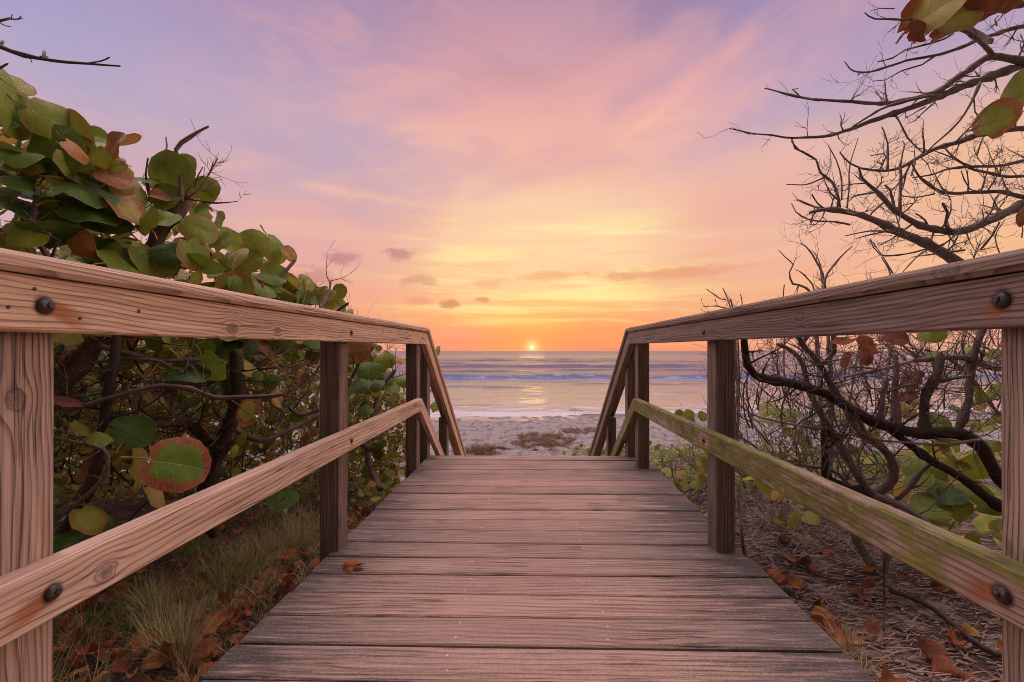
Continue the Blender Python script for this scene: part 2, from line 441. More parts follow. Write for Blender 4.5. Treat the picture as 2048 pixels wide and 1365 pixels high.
# ------------------------------------------------------------------ materials
def wood(name, light, mid, dark, ring=.0065, axis=(.02, .11), moss=None, knots=(), rust=(), grime=0.0, bump=.5, worldgrain=True, deck=False, rough=.78, streak=.35, pale=()):
    """solid timber: growth rings round an axis beside the board, fibres along it. gc = (along, across, depth)"""
    mt, g = newmat(name)
    gc = g.attr('gc')
    u, v, w = g.sep(gc)
    wv = g.noise(g.com(g.mul(u, .9), g.mul(v, 3.0), g.mul(w, 3.0)), 1.0, 3, .5)
    wv2 = g.noise(g.com(g.mul(u, 3.5), g.mul(v, 14), g.mul(w, 14)), 1.0, 2, .5)
    kcore = None; vk = v
    for (ku, kv, kr) in knots:
        du, dv = g.m('DIVIDE', g.sub(u, ku), kr * 1.25), g.m('DIVIDE', g.sub(v, kv), kr)
        dd = g.m('SQRT', g.add(g.mul(du, du), g.mul(dv, dv)))
        nd = g.add(dd, g.mul(g.sub(g.noise(gc, 75, 4), .5), .9))
        infl = g.m('EXPONENT', g.mul(g.mul(dd, dd), -.30))
        # the grain bows round the knot
        vk = g.sub(vk, g.mul(g.mul(g.sub(v, kv), infl), .9))
        kc = g.sub(1, g.ss(nd, .35, 1.0))
        kr_ = g.mul(g.sub(1, g.ss(g.m('ABSOLUTE', g.sub(nd, .95)), .02, .2)), .55)
        kcore = (kc, kr_) if kcore is None else (g.m('MAXIMUM', kcore[0], kc), g.m('MAXIMUM', kcore[1], kr_))
    a = g.add(g.add(vk, axis[0]), g.mul(g.sub(wv, .5), .09)); b = g.add(w, axis[1])
    r = g.m('SQRT', g.add(g.mul(a, a), g.mul(b, b)))
    r = g.add(r, g.mul(g.sub(wv2, .5), .007))
    rg = g.m('FRACT', g.m('DIVIDE', r, ring))
    late = g.mul(g.ss(rg, .35, .92), g.sub(1, g.ss(rg, .94, 1.0)))
    FQ = (2.2, 110, 1.4, 42) if deck else (4.5, 210, 2.4, 80)
    fib = g.noise(g.com(g.mul(u, FQ[0]), g.mul(v, FQ[1]), g.mul(w, FQ[1])), 1.0, 2, .5)
    fib2 = g.noise(g.com(g.mul(u, FQ[2]), g.mul(v, FQ[3]), g.mul(w, FQ[3])), 1.0, 3, .55)
    blot = g.noise(g.com(g.mul(u, 1.6), g.mul(v, 9), g.mul(w, 9)), 1.0, 4, .55)
    fac = g.add(g.mul(g.mul(late, late), .62), g.add(g.mul(g.sub(fib, .5), 1.25), g.add(g.mul(g.sub(fib2, .5), 1.3), g.mul(g.sub(blot, .5), .8))))
    fac = g.add(fac, .20)
    col = g.ramp(fac, [(0.0, light), (.45, mid), (1.0, dark)])
    # silver-grey weathering and dark cracks along the grain
    col = g.mix(g.mul(g.ss(blot, .52, .75), .35), col, (.26, .2, .19, 1))
    crack = g.noise(g.com(g.mul(u, 1.1), g.mul(v, 52), g.mul(w, 52)), 1.0, 3, .5)
    ck = g.mul(g.sub(1, g.ss(g.m('ABSOLUTE', g.sub(crack, .52)), .008, .028)), g.ss(g.noise(g.com(g.mul(u, 3), g.mul(v, 16), 3), 1, 2), .48, .62))
    col = g.mix(g.mul(ck, streak * 2), col, (.02, .013, .011, 1))
    P = g.pos()
    X, Y, Z = g.sep(P)
    if deck:
        ed = g.add(g.m('ABSOLUTE', X), g.mul(g.sub(g.noise(g.com(g.mul(u, 2.2), g.mul(w, 22), 0), 1, 5, .65), .5), .6))
        edge = g.ss(ed, .36, .95)
        sk = g.noise(g.com(g.mul(u, 4.5), g.mul(w, 62), g.mul(v, 5)), 1.0, 5, .7)
        sk2 = g.noise(g.com(g.mul(u, 6.5), g.mul(w, 105), g.mul(v, 5)), 1.0, 4, .68)
        gm = g.ss(g.add(g.add(g.mul(sk, .62), g.mul(sk2, .42)), g.mul(edge, .36)), .66, .86)
        col = g.mix(g.mul(gm, .9), col, (.020, .016, .015, 1))
        col = g.mix(g.mul(edge, .56), col, (.055, .047, .045, 1))
        col = g.mix(g.mul(g.ss(sk2, .58, .72), .6), col, (.06, .036, .03, 1))
        tone = g.noise(g.com(0, g.mul(v, 2.3), 4), 1.0, 1, .5)
        col = g.mix(g.mul(g.ss(tone, .42, .66), .6), col, (.17, .125, .112, 1))
        col = g.mix(g.mul(g.ss(tone, .5, .3), .3), col, (.36, .20, .15, 1))
        hl = g.noise(g.com(g.mul(u, 5), g.mul(w, 90), g.add(v, 7)), 1.0, 4, .65)
        col = g.mix(g.mul(g.ss(hl, .54, .70), .5), col, (.54, .36, .27, 1))
        grit = g.noise(P, 190, 3, .7)
        col = g.mix(g.mul(g.ss(grit, .54, .66), .55), col, (.07, .045, .036, 1))
        col = g.mix(g.mul(g.ss(grit, .44, .34), .35), col, (.60, .43, .34, 1))
        # mould streaks everywhere, thin
        col = g.mix(g.mul(g.ss(sk, .60, .78), .5), col, (.05, .033, .028, 1))
        # worn middle
        col = g.mix(g.mul(g.sub(1, g.ss(ed, .15, .6)), .25), col, (.36, .185, .135, 1))
    if grime:
        gn = g.noise(g.com(g.mul(u, 5), g.mul(v, 30), g.mul(w, 30)), 1.0, 5, .65)
        col = g.mix(g.mul(g.ss(gn, .56, .78), grime), col, (.035, .026, .022, 1))
    if moss:
        n1 = g.noise(g.com(g.mul(u, 2.4), g.mul(v, 12), g.mul(w, 12)), 1.0, 5, .6)
        n2 = g.noise(g.com(g.mul(u, 16), g.mul(v, 60), g.mul(w, 60)), 1.0, 4, .6)
        n6 = g.noise(g.com(g.mul(u, 11), g.mul(v, 28), g.mul(w, 28)), 1.0, 5, .68)
        mk = g.ss(g.add(g.mul(n1, .45), g.add(g.mul(n2, .3), g.mul(n6, .42))), .66 - moss * .125, .72 - moss * .085)
        mcol = g.ramp(n2, [(.25, (.05, .055, .014, 1)), (.5, (.145, .14, .022, 1)), (.75, (.27, .23, .05, 1))])
        for (pu, pv, pr) in pale:
            du, dv = g.m('DIVIDE', g.sub(u, pu), pr * 2.0), g.m('DIVIDE', g.sub(v, pv), pr)
            dd = g.add(g.m('SQRT', g.add(g.mul(du, du), g.mul(dv, dv))), g.mul(g.sub(n1, .5), 1.1))
            mk = g.mul(mk, g.ss(dd, .7, 1.1))
        col = g.mix(g.mul(mk, .88), col, mcol)
        scr = g.noise(g.com(g.mul(u, 30), g.mul(v, 35), g.mul(w, 35)), 1.0, 2, .5)
        col = g.mix(g.mul(g.ss(scr, .68, .76), .5), col, (.36, .32, .22, 1))
        n5 = g.noise(g.com(g.mul(u, 6), g.mul(v, 14), g.mul(w, 14)), 1.0, 5, .7)
        col = g.mix(g.mul(g.ss(n5, .55, .72), .75), col, (.045, .036, .02, 1))
    if kcore is not None:
        col = g.mix(g.mul(kcore[0], .85), col, g.ramp(g.noise(gc, 180, 3), [(.3, (.09, .055, .043, 1)), (.7, (.30, .20, .16, 1))]))
        col = g.mix(kcore[1], col, (.075, .045, .035, 1))
    for (ru, rv, rr, du_, dv_) in rust:       # iron stain running from a bolt along (du, dv)
        q = g.noise(g.com(g.mul(u, 12), g.mul(v, 60), g.mul(w, 60)), 1.0, 3, .6)
        au, av = g.sub(u, ru), g.sub(v, rv)
        Ld = sqrt(du_ ** 2 + dv_ ** 2); ex, ey = du_ / Ld, dv_ / Ld
        al = g.add(g.mul(au, ex), g.mul(av, ey)); ac = g.m('ABSOLUTE', g.sub(g.mul(av, ex), g.mul(au, ey)))
        tail = g.mul(g.mul(g.ss(al, -rr * .3, rr * .6), g.sub(1, g.ss(al, Ld * .35, Ld))), g.sub(1, g.ss(g.add(ac, g.mul(g.sub(q, .5), rr * .9)), rr * .45, rr * 1.05)))
        dist = g.m('SQRT', g.add(g.mul(au, au), g.mul(av, av)))
        halo = g.sub(1, g.ss(g.add(dist, g.mul(g.sub(q, .5), rr * .5)), rr * .62, rr * 1.15))
        col = g.mix(g.mul(tail, .8), col, (.30, .085, .022, 1))
        col = g.mix(g.mul(halo, .9), col, (.045, .02, .012, 1))
    h = g.add(g.mul(late, -.5), g.add(g.mul(fib, .7), g.add(g.mul(fib2, 1.1), g.mul(ck, -1.6))))
    if deck: h = g.add(h, g.mul(g.ss(sk2, .56, .70), -1.2))
    bs = g.principled(col, rough, g.bump(h, bump, .0022), .3)
    g.out(bs.outputs[0])
    return mt


def L3(*c): return tuple(c) + (1.0,)
M = {}
M['wood_left_top'] = wood('tan_board', L3(.66, .44, .30), L3(.50, .31, .20), L3(.22, .115, .065), knots=[(1.153, .905, .016), (1.36, .908, .014), (2.35, .95, .010)], rust=[(.704, .92, .018, .085, -.03), (1.93, .929, .012, .02, -.03)], grime=.25)
M['wood_left_low'] = wood('tan_lower_board', L3(.64, .44, .33), L3(.50, .32, .225), L3(.23, .125, .08), axis=(.01, .09), knots=[(.808, .452, .017)], rust=[(.716, .466, .018, -.09, -.03), (1.93, .466, .012, .02, -.035)], grime=.2)
M['wood_left_cap'] = wood('tan_cap', L3(.60, .41, .30), L3(.46, .295, .205), L3(.20, .11, .07), axis=(.05, .13), grime=.45)
M['wood_right_top'] = wood('brown_board', L3(.30, .20, .16), L3(.20, .128, .10), L3(.085, .048, .037), axis=(-.03, .1), knots=[(1.25, .945, .013), (2.1, .93, .012)], rust=[(.716, .931, .019, .03, -.035), (1.93, .929, .012, .01, -.03)], grime=.45)
M['wood_right_cap'] = wood('brown_cap', L3(.32, .215, .168), L3(.225, .142, .108), L3(.10, .058, .044), axis=(.06, .12), knots=[(.80, .995, .02)], grime=.55)
M['wood_right_low'] = wood('mossy_board', L3(.44, .30, .225), L3(.32, .205, .15), L3(.14, .08, .058), axis=(.02, .08), moss=1.45, rust=[(.716, .462, .020, .085, -.03), (1.93, .466, .013, .01, -.03)], pale=[(.735, .452, .045), (1.93, .468, .035)], grime=.2)
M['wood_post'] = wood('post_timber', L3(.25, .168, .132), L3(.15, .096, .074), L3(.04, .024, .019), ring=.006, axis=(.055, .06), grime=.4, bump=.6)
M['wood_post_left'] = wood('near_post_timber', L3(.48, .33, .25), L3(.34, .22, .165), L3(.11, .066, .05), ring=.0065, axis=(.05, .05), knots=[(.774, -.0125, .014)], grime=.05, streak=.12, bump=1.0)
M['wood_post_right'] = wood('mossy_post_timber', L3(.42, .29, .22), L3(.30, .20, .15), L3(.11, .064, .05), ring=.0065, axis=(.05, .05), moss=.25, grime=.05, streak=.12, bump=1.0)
M['wood_deck'] = wood('deck_timber', L3(.46, .305, .235), L3(.32, .20, .152), L3(.095, .056, .046), ring=.012, axis=(.02, .05), deck=True, bump=.6, streak=.5)
M['wood_hidden'] = wood('frame_timber', L3(.26, .17, .13), L3(.19, .12, .09), L3(.09, .05, .04))


def iron_mat():
    mt, g = newmat('rusty_iron')
    P = g.pos(); n = g.noise(P, 160, 4, .6)
    col = g.ramp(n, [(.4, L3(.012, .011, .013)), (.58, L3(.035, .02, .016)), (.72, L3(.20, .062, .024))])
    g.out(g.principled(col, g.mr(n, .3, .8, .32, .8), g.bump(n, .4, .002), .6).outputs[0]); return mt
M['iron'] = iron_mat()
def nail_mat():
    mt, g = newmat('nail_steel'); g.out(g.principled(L3(.46, .42, .39), .5, None, .5, .35).outputs[0]); return mt
M['nail'] = nail_mat()


def bark(name, light, dark, warm=(.16, .07, .04, 1), scale=1.0):
    mt, g = newmat(name)
    gc = g.attr('gc'); P = g.pos(); u, v, w = g.sep(gc)
    n1 = g.noise(P, 9 * scale, 4, .6); n2 = g.noise(g.com(g.mul(u, 26), g.mul(v, 150), w), 1.0, 4, .6); n3 = g.noise(P, 130, 4, .65)
    f = g.add(g.mul(n1, .55), g.add(g.mul(n2, .35), g.mul(n3, .25)))
    col = g.ramp(f, [(.38, dark), (.72, light)])
    col = g.mix(g.mul(g.ss(n1, .55, .75), .5), col, warm)
    g.out(g.principled(col, .8, g.bump(g.add(n2, n3), .7, .004), .3).outputs[0]); return mt
M['bark_left'] = bark('brown_bark', L3(.22, .15, .125), L3(.05, .03, .025))
M['bark_right'] = bark('grey_bark', L3(.40, .305, .275), L3(.075, .05, .043), (.21, .12, .085, 1))
M['bark_twig'] = bark('dead_twig', L3(.28, .20, .178), L3(.07, .045, .039), (.15, .085, .062, 1))
M['bark_dark'] = bark('dark_bark', L3(.085, .048, .037), L3(.018, .011, .009), (.10, .036, .02, 1))


def leaf_mat(name='sea_grape_leaf', dry=False):
    mt, g = newmat(name)
    u, v, _ = g.sep(g.attr('lf')); t, rim, rnd = g.sep(g.attr('tint'))
    P = g.pos()
    n = g.noise(P, 26, 4, .6); nf = g.noise(P, 140, 3, .6)
    tt = g.add(t, g.add(g.mul(g.sub(n, .5), .26), g.mul(g.sub(rnd, .5), .12)))
    col = g.ramp(tt, [(0.0, L3(.020, .055, .011)), (.22, L3(.085, .175, .016)), (.42, L3(.26, .29, .034)), (.58, L3(.42, .33, .09)), (.72, L3(.40, .17, .05)), (.86, L3(.28, .088, .040)), (1.0, L3(.15, .055, .034))])
    # paler yellow blotches, a rust-red rim
    col = g.mix(g.mul(g.ss(g.noise(g.com(g.mul(u, 1.1), g.mul(v, 1.1), g.mul(rnd, 40)), 1, 3), .55, .75), .35), col, L3(.24, .21, .07))
    rr = g.m('SQRT', g.add(g.mul(u, u), g.mul(v, v)))
    rn = g.noise(g.com(g.mul(u, 1.6), g.mul(v, 1.6), g.mul(rnd, 90)), 1, 3, .55)
    rm = g.mul(g.ss(g.add(rr, g.mul(g.sub(rn, .5), .9)), .62, .8), rim)
    rcol = g.mix(g.ss(nf, .4, .65), L3(.36, .10, .045), L3(.22, .055, .03))
    col = g.mix(rm, col, rcol)
    thin = g.mul(g.ss(rr, .93, 1.0), .45)
    col = g.mix(thin, col, L3(.34, .19, .08))
    # veins: a midrib and five pairs of side veins rising from it
    au = g.m('ABSOLUTE', u)
    mid = g.sub(1, g.ss(au, .008, .03))
    ph = g.m('FRACT', g.mul(g.add(g.sub(v, g.mul(au, .75)), g.mul(g.mul(au, au), .25)), 2.2))
    sv = g.mul(g.sub(1, g.ss(g.m('ABSOLUTE', g.sub(ph, .5)), .012, .05)), g.sub(1, g.ss(rr, .8, 1.0)))
    vein = g.m('MAXIMUM', mid, g.mul(sv, .8))
    vcol = g.mix(g.ss(rnd, .35, .6), L3(.36, .34, .13), L3(.34, .13, .06))
    col = g.mix(g.mul(vein, .4), col, vcol)
    nb = g.noise(g.com(g.mul(u, 5), g.mul(v, 5), g.mul(rnd, 50)), 1, 4, .6)
    bn = g.bump(g.add(g.mul(nb, .6), g.mul(vein, -.5)), .5, .006)
    bs = g.principled(col, .9 if dry else .42, bn, .15 if dry else .22)
    if not dry: g._in(bs.inputs['Roughness'], g.mr(nb, .3, .7, .36, .6))
    tr = g.n.new('ShaderNodeBsdfTranslucent'); g._in(tr.inputs[0], g.mix(.35, col, L3(.34, .26, .03), 'ADD') if not dry else col); g._in(tr.inputs['Normal'], bn)
    mx = g.n.new('ShaderNodeMixShader'); mx.inputs[0].default_value = .14 if dry else .26
    g.l.new(bs.outputs[0], mx.inputs[1]); g.l.new(tr.outputs[0], mx.inputs[2]); g.out(mx.outputs[0])
    return mt
M['leaf'] = leaf_mat(); M['leaf_dry'] = leaf_mat('dry_leaf', True)


def blade_mat(name, stops):
    mt, g = newmat(name)
    t, _, rnd = g.sep(g.attr('tint'))
    col = g.ramp(g.add(rnd, g.mul(t, .12)), stops)
    bs = g.principled(col, .7, None, .3)
    tr = g.n.new('ShaderNodeBsdfTranslucent'); g._in(tr.inputs[0], col)
    mx = g.n.new('ShaderNodeMixShader'); mx.inputs[0].default_value = .25
    g.l.new(bs.outputs[0], mx.inputs[1]); g.l.new(tr.outputs[0], mx.inputs[2]); g.out(mx.outputs[0]); return mt
M['grass'] = blade_mat('dry_grass', [(0, L3(.05, .075, .015)), (.3, L3(.19, .20, .04)), (.55, L3(.40, .31, .14)), (.8, L3(.58, .42, .25)), (1, L3(.36, .20, .10))])
M['weed'] = blade_mat('green_weed', [(0, L3(.03, .09, .012)), (.5, L3(.08, .17, .02)), (1, L3(.2, .24, .04))])
M['cover'] = blade_mat('ground_cover_leaf', [(0, L3(.05, .10, .013)), (.35, L3(.15, .21, .03)), (.7, L3(.28, .28, .055)), (.9, L3(.34, .20, .065)), (1, L3(.26, .10, .035))])
M['debris'] = blade_mat('twig_chip', [(0, L3(.06, .04, .035)), (.35, L3(.20, .135, .11)), (.7, L3(.42, .30, .25)), (1, L3(.30, .12, .07))])
M['weedbed'] = blade_mat('seaweed_strand', [(0, L3(.05, .016, .008)), (.5, L3(.17, .06, .022)), (1, L3(.30, .16, .04))])


# ------------------------------------------------------------------ ground
def smooth(a, b, x):
    t = min(1, max(0, (x - a) / (b - a))); return t * t * (3 - 2 * t)

def gz(X, Y):
    """height of the ground: sandy dune round the boardwalk, falling to the beach and under the sea"""
    near = -.17 - .05 * max(0, min(3, abs(X) - .9)) - .02 * max(0, min(4, Y))
    beach = -1.88 - .16 * smooth(9, 21, Y) - .09 * max(0, min(25, Y - 20.5)) + .004 * X
    wx = smooth(1.0, 2.2, X)
    y0, y1 = 3.1 + .4 * wx, 6.6 + 6.0 * wx
    wl = smooth(1.0, 2.4, -X)
    y0 += .6 * wl; y1 += 3.2 * wl
    k = smooth(y0, y1, Y)
    z = near * (1 - k) + beach * k
    nz = mnoise.noise(Vector((X * .9, Y * .9, 3))) * .05 + mnoise.noise(Vector((X * 3.1, Y * 3.1, 7))) * .018
    z += nz * (1 - k)
    bz = mnoise.noise(Vector((X * 1.3, Y * 1.1, 1))) * .035 + mnoise.noise(Vector((X * 2.9, Y * 2.1, 5))) * .05 + mnoise.noise(Vector((X * 6.5, Y * 4.2, 5))) * .035
    z += bz * k * (1 - smooth(17, 21, Y) * .9)
    if abs(X) < 1.15 and Y < 4: z = min(z, -.12)
    return z

def ground_mat():
    mt, g = newmat('sand_and_litter')
    P = g.pos(); X, Y, Z = g.sep(P)
    n1 = g.noise(P, 1.3, 5, .6); n2 = g.noise(P, 9, 5, .65); n3 = g.noise(P, 70, 4, .7); n4 = g.noise(P, 260, 2, .6)
    sand = g.ramp(g.add(g.mul(n2, .5), g.mul(n3, .5)), [(.3, L3(.26, .21, .20)), (.5, L3(.39, .33, .315)), (.72, L3(.52, .45, .43))])
    sand = g.mix(g.mul(g.ss(n4, .6, .75), .5), sand, L3(.17, .125, .11))
    litter = g.ramp(g.add(g.mul(n3, .7), g.mul(n2, .3)), [(.32, L3(.028, .018, .014)), (.5, L3(.095, .055, .04)), (.68, L3(.22, .13, .09))])
    pit = g.noise(g.com(g.mul(X, 3.4), g.mul(Y, 1.9), 2), 1.0, 4, .66); pit2 = g.noise(g.com(g.mul(X, 11), g.mul(Y, 8), 6), 1.0, 3, .6)
    sand = g.mix(g.mul(g.ss(pit, .49, .58), .72), sand, L3(.17, .14, .142))
    sand = g.mix(g.mul(g.ss(pit2, .52, .66), .55), sand, L3(.16, .12, .115))
    sand = g.mix(g.mul(g.ss(pit2, .30, .42), .0), sand, L3(.6, .53, .5))
    rightw = g.ss(X, .8, 1.3)
    m = g.ss(g.add(Z, g.mul(g.sub(n1, .5), .5)), -1.5, -.9)
    m = g.mul(m, g.sub(1, g.mul(g.mul(rightw, .8), g.ss(n2, .48, .66))))
    col = g.mix(m, sand, litter)
    # green tint of small plants on the dune slope
    gr = g.mul(g.mul(g.ss(Z, -1.8, -1.2), g.ss(Y, 3.4, 5)), g.ss(n1, .45, .62))
    col = g.mix(g.mul(gr, .6), col, g.mix(n3, L3(.09, .09, .025), L3(.23, .19, .07)))
    wet = g.mul(g.ss(Y, 18.6, 20.5), .55)
    col = g.mix(wet, col, L3(.13, .10, .095))
    h = g.add(g.mul(n2, 1.3), g.mul(n3, .35))
    bs = g.principled(col, .9, g.bump(h, 1.0, .09), .2)
    g.out(bs.outputs[0]); return mt
M['ground'] = ground_mat()

def lines(spec):
    out = []
    for a, b, st in spec:
        n = max(1, round((b - a) / st))
        out += [a + (b - a) * k / n for k in range(n)]
    out.append(spec[-1][1]); return out

def grid(name, xs, ys, fz, mat, mi=None):
    mb = MB()
    for yv in ys:
        for xv in xs: mb.v.append((xv, yv, fz(xv, yv)))
    nx = len(xs)
    for j in range(len(ys) - 1):
        for i in range(nx - 1):
            a = j * nx + i; mb.face((a, a + 1, a + nx + 1, a + nx), True)
    return mb.build(name, mat)

ground = grid('ground', lines([(-3000, -300, 900), (-300, -40, 40), (-40, -12, 2.5), (-12, -4.5, .25), (-4.5, 5.5, .07), (5.5, 14, .2), (14, 40, 2.5), (40, 300, 40), (300, 3000, 900)]),
              lines([(-600, -40, 140), (-40, -6, 3), (-6, -.4, .4), (-.4, 6, .07), (6, 21.5, .09), (21.5, 40, .8)]), gz, M['ground'])
tag(ground, kind='structure')

# ------------------------------------------------------------------ sea
SEA = -2.03
BREAK = [  # crest distance, height, half-width seaward, x centre, x half-extent, foam
    (78, .62, 3.2, 5, 34, 0.0), (88, .35, 3.4, 45, 26, 0.0), (62, .26, 2.2, -14, 18, 0.0), (47, .50, 2.0, 0, 200, 1.0), (112, .45, 4, 30, 40, 0), (150, .5, 5, -30, 90, 0),
    (35.5, .16, 1.3, -3.2, 4.2, .3), (27, .05, .8, 6, 5, .5), (24, .05, .7, -2, 5, .6), (55, .2, 2, 30, 14, .3), (66, .3, 2.2, 16, 16, 0), (58, .24, 2, -30, 14, 0), (98, .45, 3.5, -28, 30, 0), (125, .5, 4, 0, 50, 0), (31, .09, 1, 7, 6, .3), (39, .12, 1.2, 10, 7, .3), (72, .3, 2.5, -40, 20, 0), (40, .16, 1.5, -22, 9, .6)]
def sea_z(X, Y):
    z = SEA
    damp = smooth(20, 30, Y)
    for (yc, h, w, xc, xw, fm) in BREAK:
        yy = yc + 1.1 * mnoise.noise(Vector((X * .09, yc, 0))) * w + .35 * mnoise.noise(Vector((X * .5, yc, 4)))
        d = Y - yy
        if -3 * w < d < 5 * w:
            p = exp(-(d / (w * .42)) ** 2) if d < 0 else exp(-(d / (w * 1.2)) ** 2)
            q = 1 - smooth(.55, 1.0, abs(X - xc) / xw)
            q *= .75 + .5 * mnoise.noise(Vector((X * .13, yc * .7, 2)))
            z += h * p * q
    far = 1 - smooth(120, 420, Y)
    z += far * damp * (.085 * mnoise.noise(Vector((X * .22, Y * .55, 1))) + .045 * mnoise.noise(Vector((X * .6, Y * 1.5, 5))))
    z += .012 * mnoise.noise(Vector((X * .6, Y * 1.2, 9)))
    return z

def sea_mat():
    mt, g = newmat('sea_water')
    P = g.pos(); X, Y, Z = g.sep(P)
    n1 = g.noise(g.com(g.mul(X, .35), g.mul(Y, 1.1), 0), 1.0, 5, .62)
    n2 = g.noise(g.com(g.mul(X, 1.4), g.mul(Y, 4.2), 2), 1.0, 4, .6)
    n3 = g.noise(g.com(g.mul(X, .06), g.mul(Y, .20), 5), 1.0, 5, .6)
    nearshore = g.sub(1, g.ss(Y, 24, 52))
    dist = g.ss(Y, 60, 500)
    h = g.add(g.add(g.mul(n1, .5), g.mul(n2, .13)), g.mul(g.mul(n3, 2.2), dist))
    # foam: broken water behind and before the inner breaker, lace near the beach
    fz = g.noise(g.com(g.mul(X, .5), g.mul(Y, 1.5), 4), 1.0, 6, .68)
    wob = g.mul(g.sub(g.noise(g.com(g.mul(X, .09), 47, 0), 1, 2), .5), 3.5)
    band = g.mul(g.ss(g.add(Y, wob), 43.3, 45.2), g.sub(1, g.ss(g.add(Y, wob), 47.0, 48.6)))
    foam = g.mul(band, g.ss(fz, .32, .46))
    b2 = g.mul(g.ss(g.add(Y, g.mul(wob, .6)), 20.3, 21), g.sub(1, g.ss(Y, 22.2, 26.5)))
    lace = g.mul(b2, g.ss(fz, .46, .6))
    b3 = g.mul(g.ss(Y, 25, 30), g.sub(1, g.ss(Y, 38, 43)))
    lace3 = g.mul(g.mul(b3, g.ss(fz, .56, .68)), .7)
    foam = g.m('MAXIMUM', foam, g.m('MAXIMUM', g.mul(lace, .8), lace3))
    edge = g.mul(g.ss(Y, 19.0, 20.0), g.sub(1, g.ss(Y, 20.8, 22.0)))
    foam = g.m('MAXIMUM', foam, g.mul(g.mul(edge, g.ss(fz, .36, .5)), .85))
    col = g.mix(nearshore, L3(.10, .08, .15), L3(.24, .20, .215))
    col = g.mix(foam, col, g.mix(band, L3(.58, .52, .56), g.mix(g.ss(fz, .5, .62), L3(.13, .15, .27), L3(.30, .31, .42))))
    rough = g.add(g.mul(foam, .6), g.add(g.mr(dist, 0, 1, .18, .30), g.mul(nearshore, -.05)))
    st = g.bump(h, g.add(.28, g.mul(g.ss(Y, 30, 60), .6)), .5)
    bs = g.principled(col, rough, st, .5); bs.inputs['IOR'].default_value = 1.36
    g.out(bs.outputs[0]); return mt
M['sea'] = sea_mat()
def build_sea():
    mb = MB(); rows = []
    y = 18.5
    while y < 30000:
        rows.append(y); y += (.10 if y < 50 else .18 if y < 95 else .5 if y < 170 else y * .05)
    nx = 150
    for yv in rows:
        hw = yv * 1.75 + 30
        for i in range(nx + 1):
            s = 2 * i / nx - 1
            xv = hw * (abs(s) ** 1.15) * (1 if s > 0 else -1)
            mb.v.append((xv, yv, sea_z(xv, yv) if yv < 420 else SEA))
    w = nx + 1
    for j in range(len(rows) - 1):
        for i in range(nx):
            a = j * w + i; mb.face((a, a + 1, a + w + 1, a + w), True)
    return mb.build('sea', M['sea'])
sea = build_sea(); tag(sea, kind='structure')

# ------------------------------------------------------------------ boardwalk: decking, frame, stairs
R = random.Random(11)
DECK0, DECK1, HALF = -.62, 3.64, .872
walk = thing('boardwalk', 'weathered red-brown plank walkway leading down steps to the beach', 'boardwalk')
mb = MB(); k = .020
y = DECK1; i = 0
heights = []
while y > DECK0:
    wd = .1385 + R.uniform(-.002, .002); gap = R.choice([.005, .006, .0055, .0065, .0045])
    if 1.40 < y - wd < 1.55 or 1.26 < y - wd < 1.40: gap = .0075
    lo, hi = y - wd + gap, y
    dz = R.uniform(-.003, .003); tl = R.uniform(-.002, .002)
    e0, e1 = -HALF + R.uniform(-.007, .006), HALF + R.uniform(-.007, .007)
    # board axis along X, slightly out of square with the rails
    p0 = Vector((e0, -k * e0, dz - tl)); p1 = Vector((e1, -k * e1, dz + tl))
    wdir = Vector((k, 1, 0)).normalized()
    mb.timber(p0, p1, wdir, lo, hi, Vector((0, 0, 1)), -.034, 0, .0045, seed=i * 1.618 + .37, segs=6, wob=.0006)
    heights.append((lo, hi, dz)); y -= wd + .0; i += 1
    for xr in (-.222, .235):
        for q in (.25, .74):
            if R.random() < .9:
                yy = lo + (hi - lo) * q - k * xr + R.uniform(-.006, .006)
                mb.dome((xr + R.uniform(-.012, .012), yy, dz - .0003), (0, 0, 1), .0040 + R.uniform(0, .0012), .0017, 2, 7, mi=1)
# sand grains and shell crumbs are nails' neighbours in the photo: a few pale specks
mb.build('decking', [M['wood_deck'], M['nail']], walk)
for X in (-.80, -.27, .27, .80):
    j = MB(); j.timber((X, DECK0, 0), (X, DECK1 - .05, 0), (1, 0, 0), -.02, .02, (0, 0, 1), -.19, -.038, seed=X * 7 + 9)
    j.build('joist', M['wood_hidden'], walk)
SL = .69
for X in (-.845, .845):
    j = MB(); j.timber((X, DECK1 - .04, -.08), (X, DECK1 + 2.5, -.08 - SL * 2.54), (1, 0, 0), -.02, .02, Vector((0, SL, 1)).normalized(), -.23, -.02, seed=X + 3)
    j.build('stringer', M['wood_hidden'], walk)
for q in range(1, 9):
    yy = DECK1 + .02 + (q - 1) * .27; zz = -.187 * q
    j = MB(); j.timber((-.82, yy + .135, zz), (.82, yy + .135, zz), (0, 1, 0), -.13, .13, (0, 0, 1), -.036, 0, seed=q * 2.2)
    j.build('step', M['wood_deck'], walk)

# ------------------------------------------------------------------ railings
def bolt(mbp, c, nx, r, nut=True):
    b = MB()
    b.dome(c, (nx, 0, 0), r, r * .62, 5, 16, flat=1.0)
    if nut: b.prism(Vector(c) + Vector((nx * r * .42, r * .10, r * .05)), (nx, .05, .12), r * .42, r * .42)
    return b.build('bolt', M['iron'], mbp)

